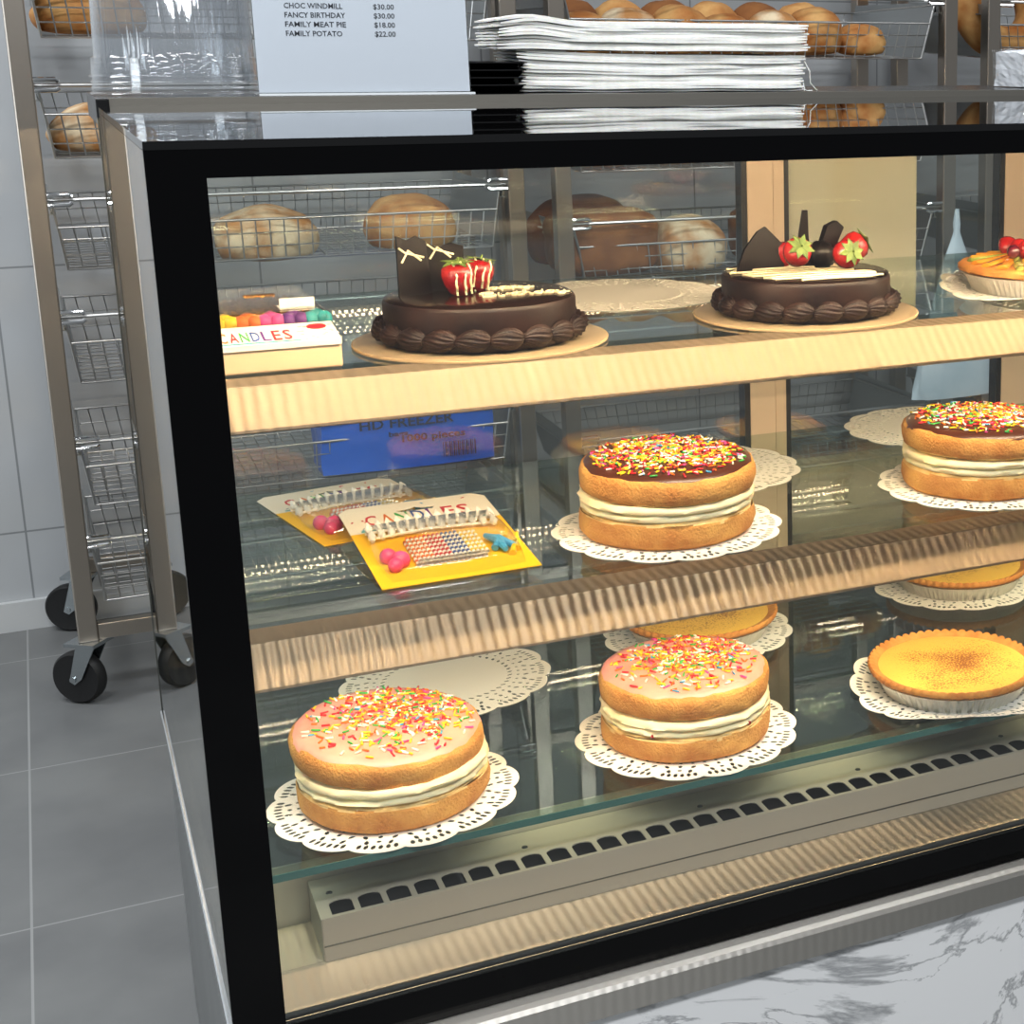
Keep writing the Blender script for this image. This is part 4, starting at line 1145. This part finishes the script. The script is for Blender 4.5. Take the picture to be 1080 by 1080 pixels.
# blue bag of wrapping on the left rack's lower basket
bg = thing('blue_bag', 'bright blue plastic pack with dark printing, seen below the top rail', 'bag', (.645, FY + .10, LV1[1] + ZB + .001))
bm = NB(); bb(bm, -.20, .20, -.075, .075, 0, .20)
bmesh.ops.subdivide_edges(bm, edges=bm.edges[:], cuts=9, use_grid_fill=True)
for v in bm.verts:
    v.co.x += .006 * fnoise(v.co.x, v.co.y, v.co.z, 14); v.co.y += .006 * fnoise(v.co.y + 3, v.co.z, v.co.x, 12) - .012 * (1 - (v.co.x / .2) ** 2) * (1 if v.co.y < 0 else -1)
    v.co.z = max(0, v.co.z + .008 * fnoise(v.co.x, v.co.y, 1, 12) * (v.co.z > .1))
obj('bag_body', bm, M['bluebag'], bg, True, 60)
for body, x, z, sz, w in (('HD FREEZER', -.115, .103, .032, .22), ('bags', -.05, .082, .016, .045), ('1000 pieces', -.02, .066, .024, .15)):
    link('printed_text', text_mesh(body, sz, M['print_dark'], .0003, bold=.0006, width=w), bg, (x, -.0945, z), (pi / 2, 0, .02))
bm = NB()
for k in range(16): bb(bm, .075 + k * .005, .075 + k * .005 + (.0015, .003)[k % 2], -.0935, -.0925, .018, .055)
obj('barcode', bm, M['print_dark'], bg)
# cream sheet behind the right door
bm = NB(); bb(bm, .957, 1.198, .8822, .8834, 1.02, 1.300)
for v in bm.verts: pass
tag(obj('paper_sheet', bm, M['sheet']), 'blank cream sheet hung behind the right-hand rear door', 'paper sheet')
# pale plastic bag hanging on right rack
bm = NB()
rings = []
for i, (z, w, d) in enumerate(((0, .25, .05), (.03, .26, .06), (.14, .22, .065), (.26, .15, .05), (.36, .09, .04), (.43, .035, .02), (.455, .018, .014), (.475, .022, .016), (.515, .012, .010))):
    rings.append([bm.verts.new((w / 2 * cos(2 * pi * j / 24) * (1 + .10 * sin(5 * 2 * pi * j / 24 + i)), d / 2 * sin(2 * pi * j / 24), z)) for j in range(24)])
for A, B in zip(rings, rings[1:]):
    for j in range(24): bm.faces.new((A[j], A[(j + 1) % 24], B[(j + 1) % 24], B[j]))
bm.faces.new(rings[0][::-1]); bm.faces.new(rings[-1])
tag(obj('plastic_bag', bm, M['palebag'], None, True, 60, loc=(2.10, FY - .075, .50), rot=(0, 0, 0)), 'knotted pale blue plastic bag hanging on the right rack', 'bag')

# ------------------------------------------------------------------ light
def area(name, loc, rot, sx, sy, power, col, spread=pi):
    l = bpy.data.lights.new(name, 'AREA'); l.shape = 'RECTANGLE'; l.size = sx; l.size_y = sy; l.energy = power; l.color = col; l.spread = spread
    o = bpy.data.objects.new(name, l); COL.objects.link(o); o.location = loc; o.rotation_euler = rot; return o
for x, y, pw in ((-.7, .2, 50), (1.6, .0, 40), (-1.0, 2.0, 36), (1.7, 1.9, 8), (.5, -1.8, 85), (3.2, 1.0, 12)):
    area('ceiling_panel_light', (x, y, 2.9), (0, 0, 0), 1.2, .4, pw, (.97, .985, 1.0))
area('added_side_light', (-3.4, -.9, 1.25), (0, radians(-90), 0), 2.1, 1.0, 32, (.86, .94, 1.0))  # added unseen side light, gives streaks on the clear tubs
for zt, pw in ((Z1, 4.2), (Z2, 4.2)):
    area('added_shelf_fill', (L / 2, .112, zt - .017), (radians(42), 0, 0), L - .06, .008, pw, (1.0, .77, .51), radians(120))  # added fill under the rails, brightens the lower shelves
w = bpy.data.worlds.new('room_ambient'); SC.world = w; w.use_nodes = True
bgn = w.node_tree.nodes['Background']; bgn.inputs[0].default_value = (.90, .95, 1.0, 1); bgn.inputs[1].default_value = .22

# ------------------------------------------------------------------ camera
cd = bpy.data.cameras.new('camera'); cam = bpy.data.objects.new('camera', cd); COL.objects.link(cam)
cd.sensor_width = 36; cd.sensor_fit = 'HORIZONTAL'; cd.lens = 36 * 1662.29 / 1080
cd.shift_x = (540 - 943.31) / 1080; cd.shift_y = -(540 - 441.46) / 1080
yaw, pit, rol = .49658, .23044, .00494
fw = Vector((sin(yaw) * cos(pit), cos(yaw) * cos(pit), -sin(pit))); rt = Vector((cos(yaw), -sin(yaw), 0)); up_ = rt.cross(fw)
r2 = rt * cos(rol) + up_ * sin(rol); u2 = up_ * cos(rol) - rt * sin(rol)
m3 = Matrix((r2, u2, -fw)).transposed()
cam.matrix_world = Matrix.Translation(U(-.0555, -1.0, .0532)) @ m3.to_4x4()
cd.clip_start = .05
SC.camera = cam
SC.view_settings.view_transform = 'Standard'; SC.view_settings.look = 'None'
SC.view_settings.exposure = 0; SC.view_settings.gamma = 1; SC.view_settings.use_curve_mapping = False
cy = SC.cycles
cy.transparent_max_bounces = 40; cy.max_bounces = 14; cy.glossy_bounces = 8; cy.diffuse_bounces = 4
cy.caustics_reflective = False; cy.caustics_refractive = False
cy.sample_clamp_indirect = 60; cy.use_denoising = True
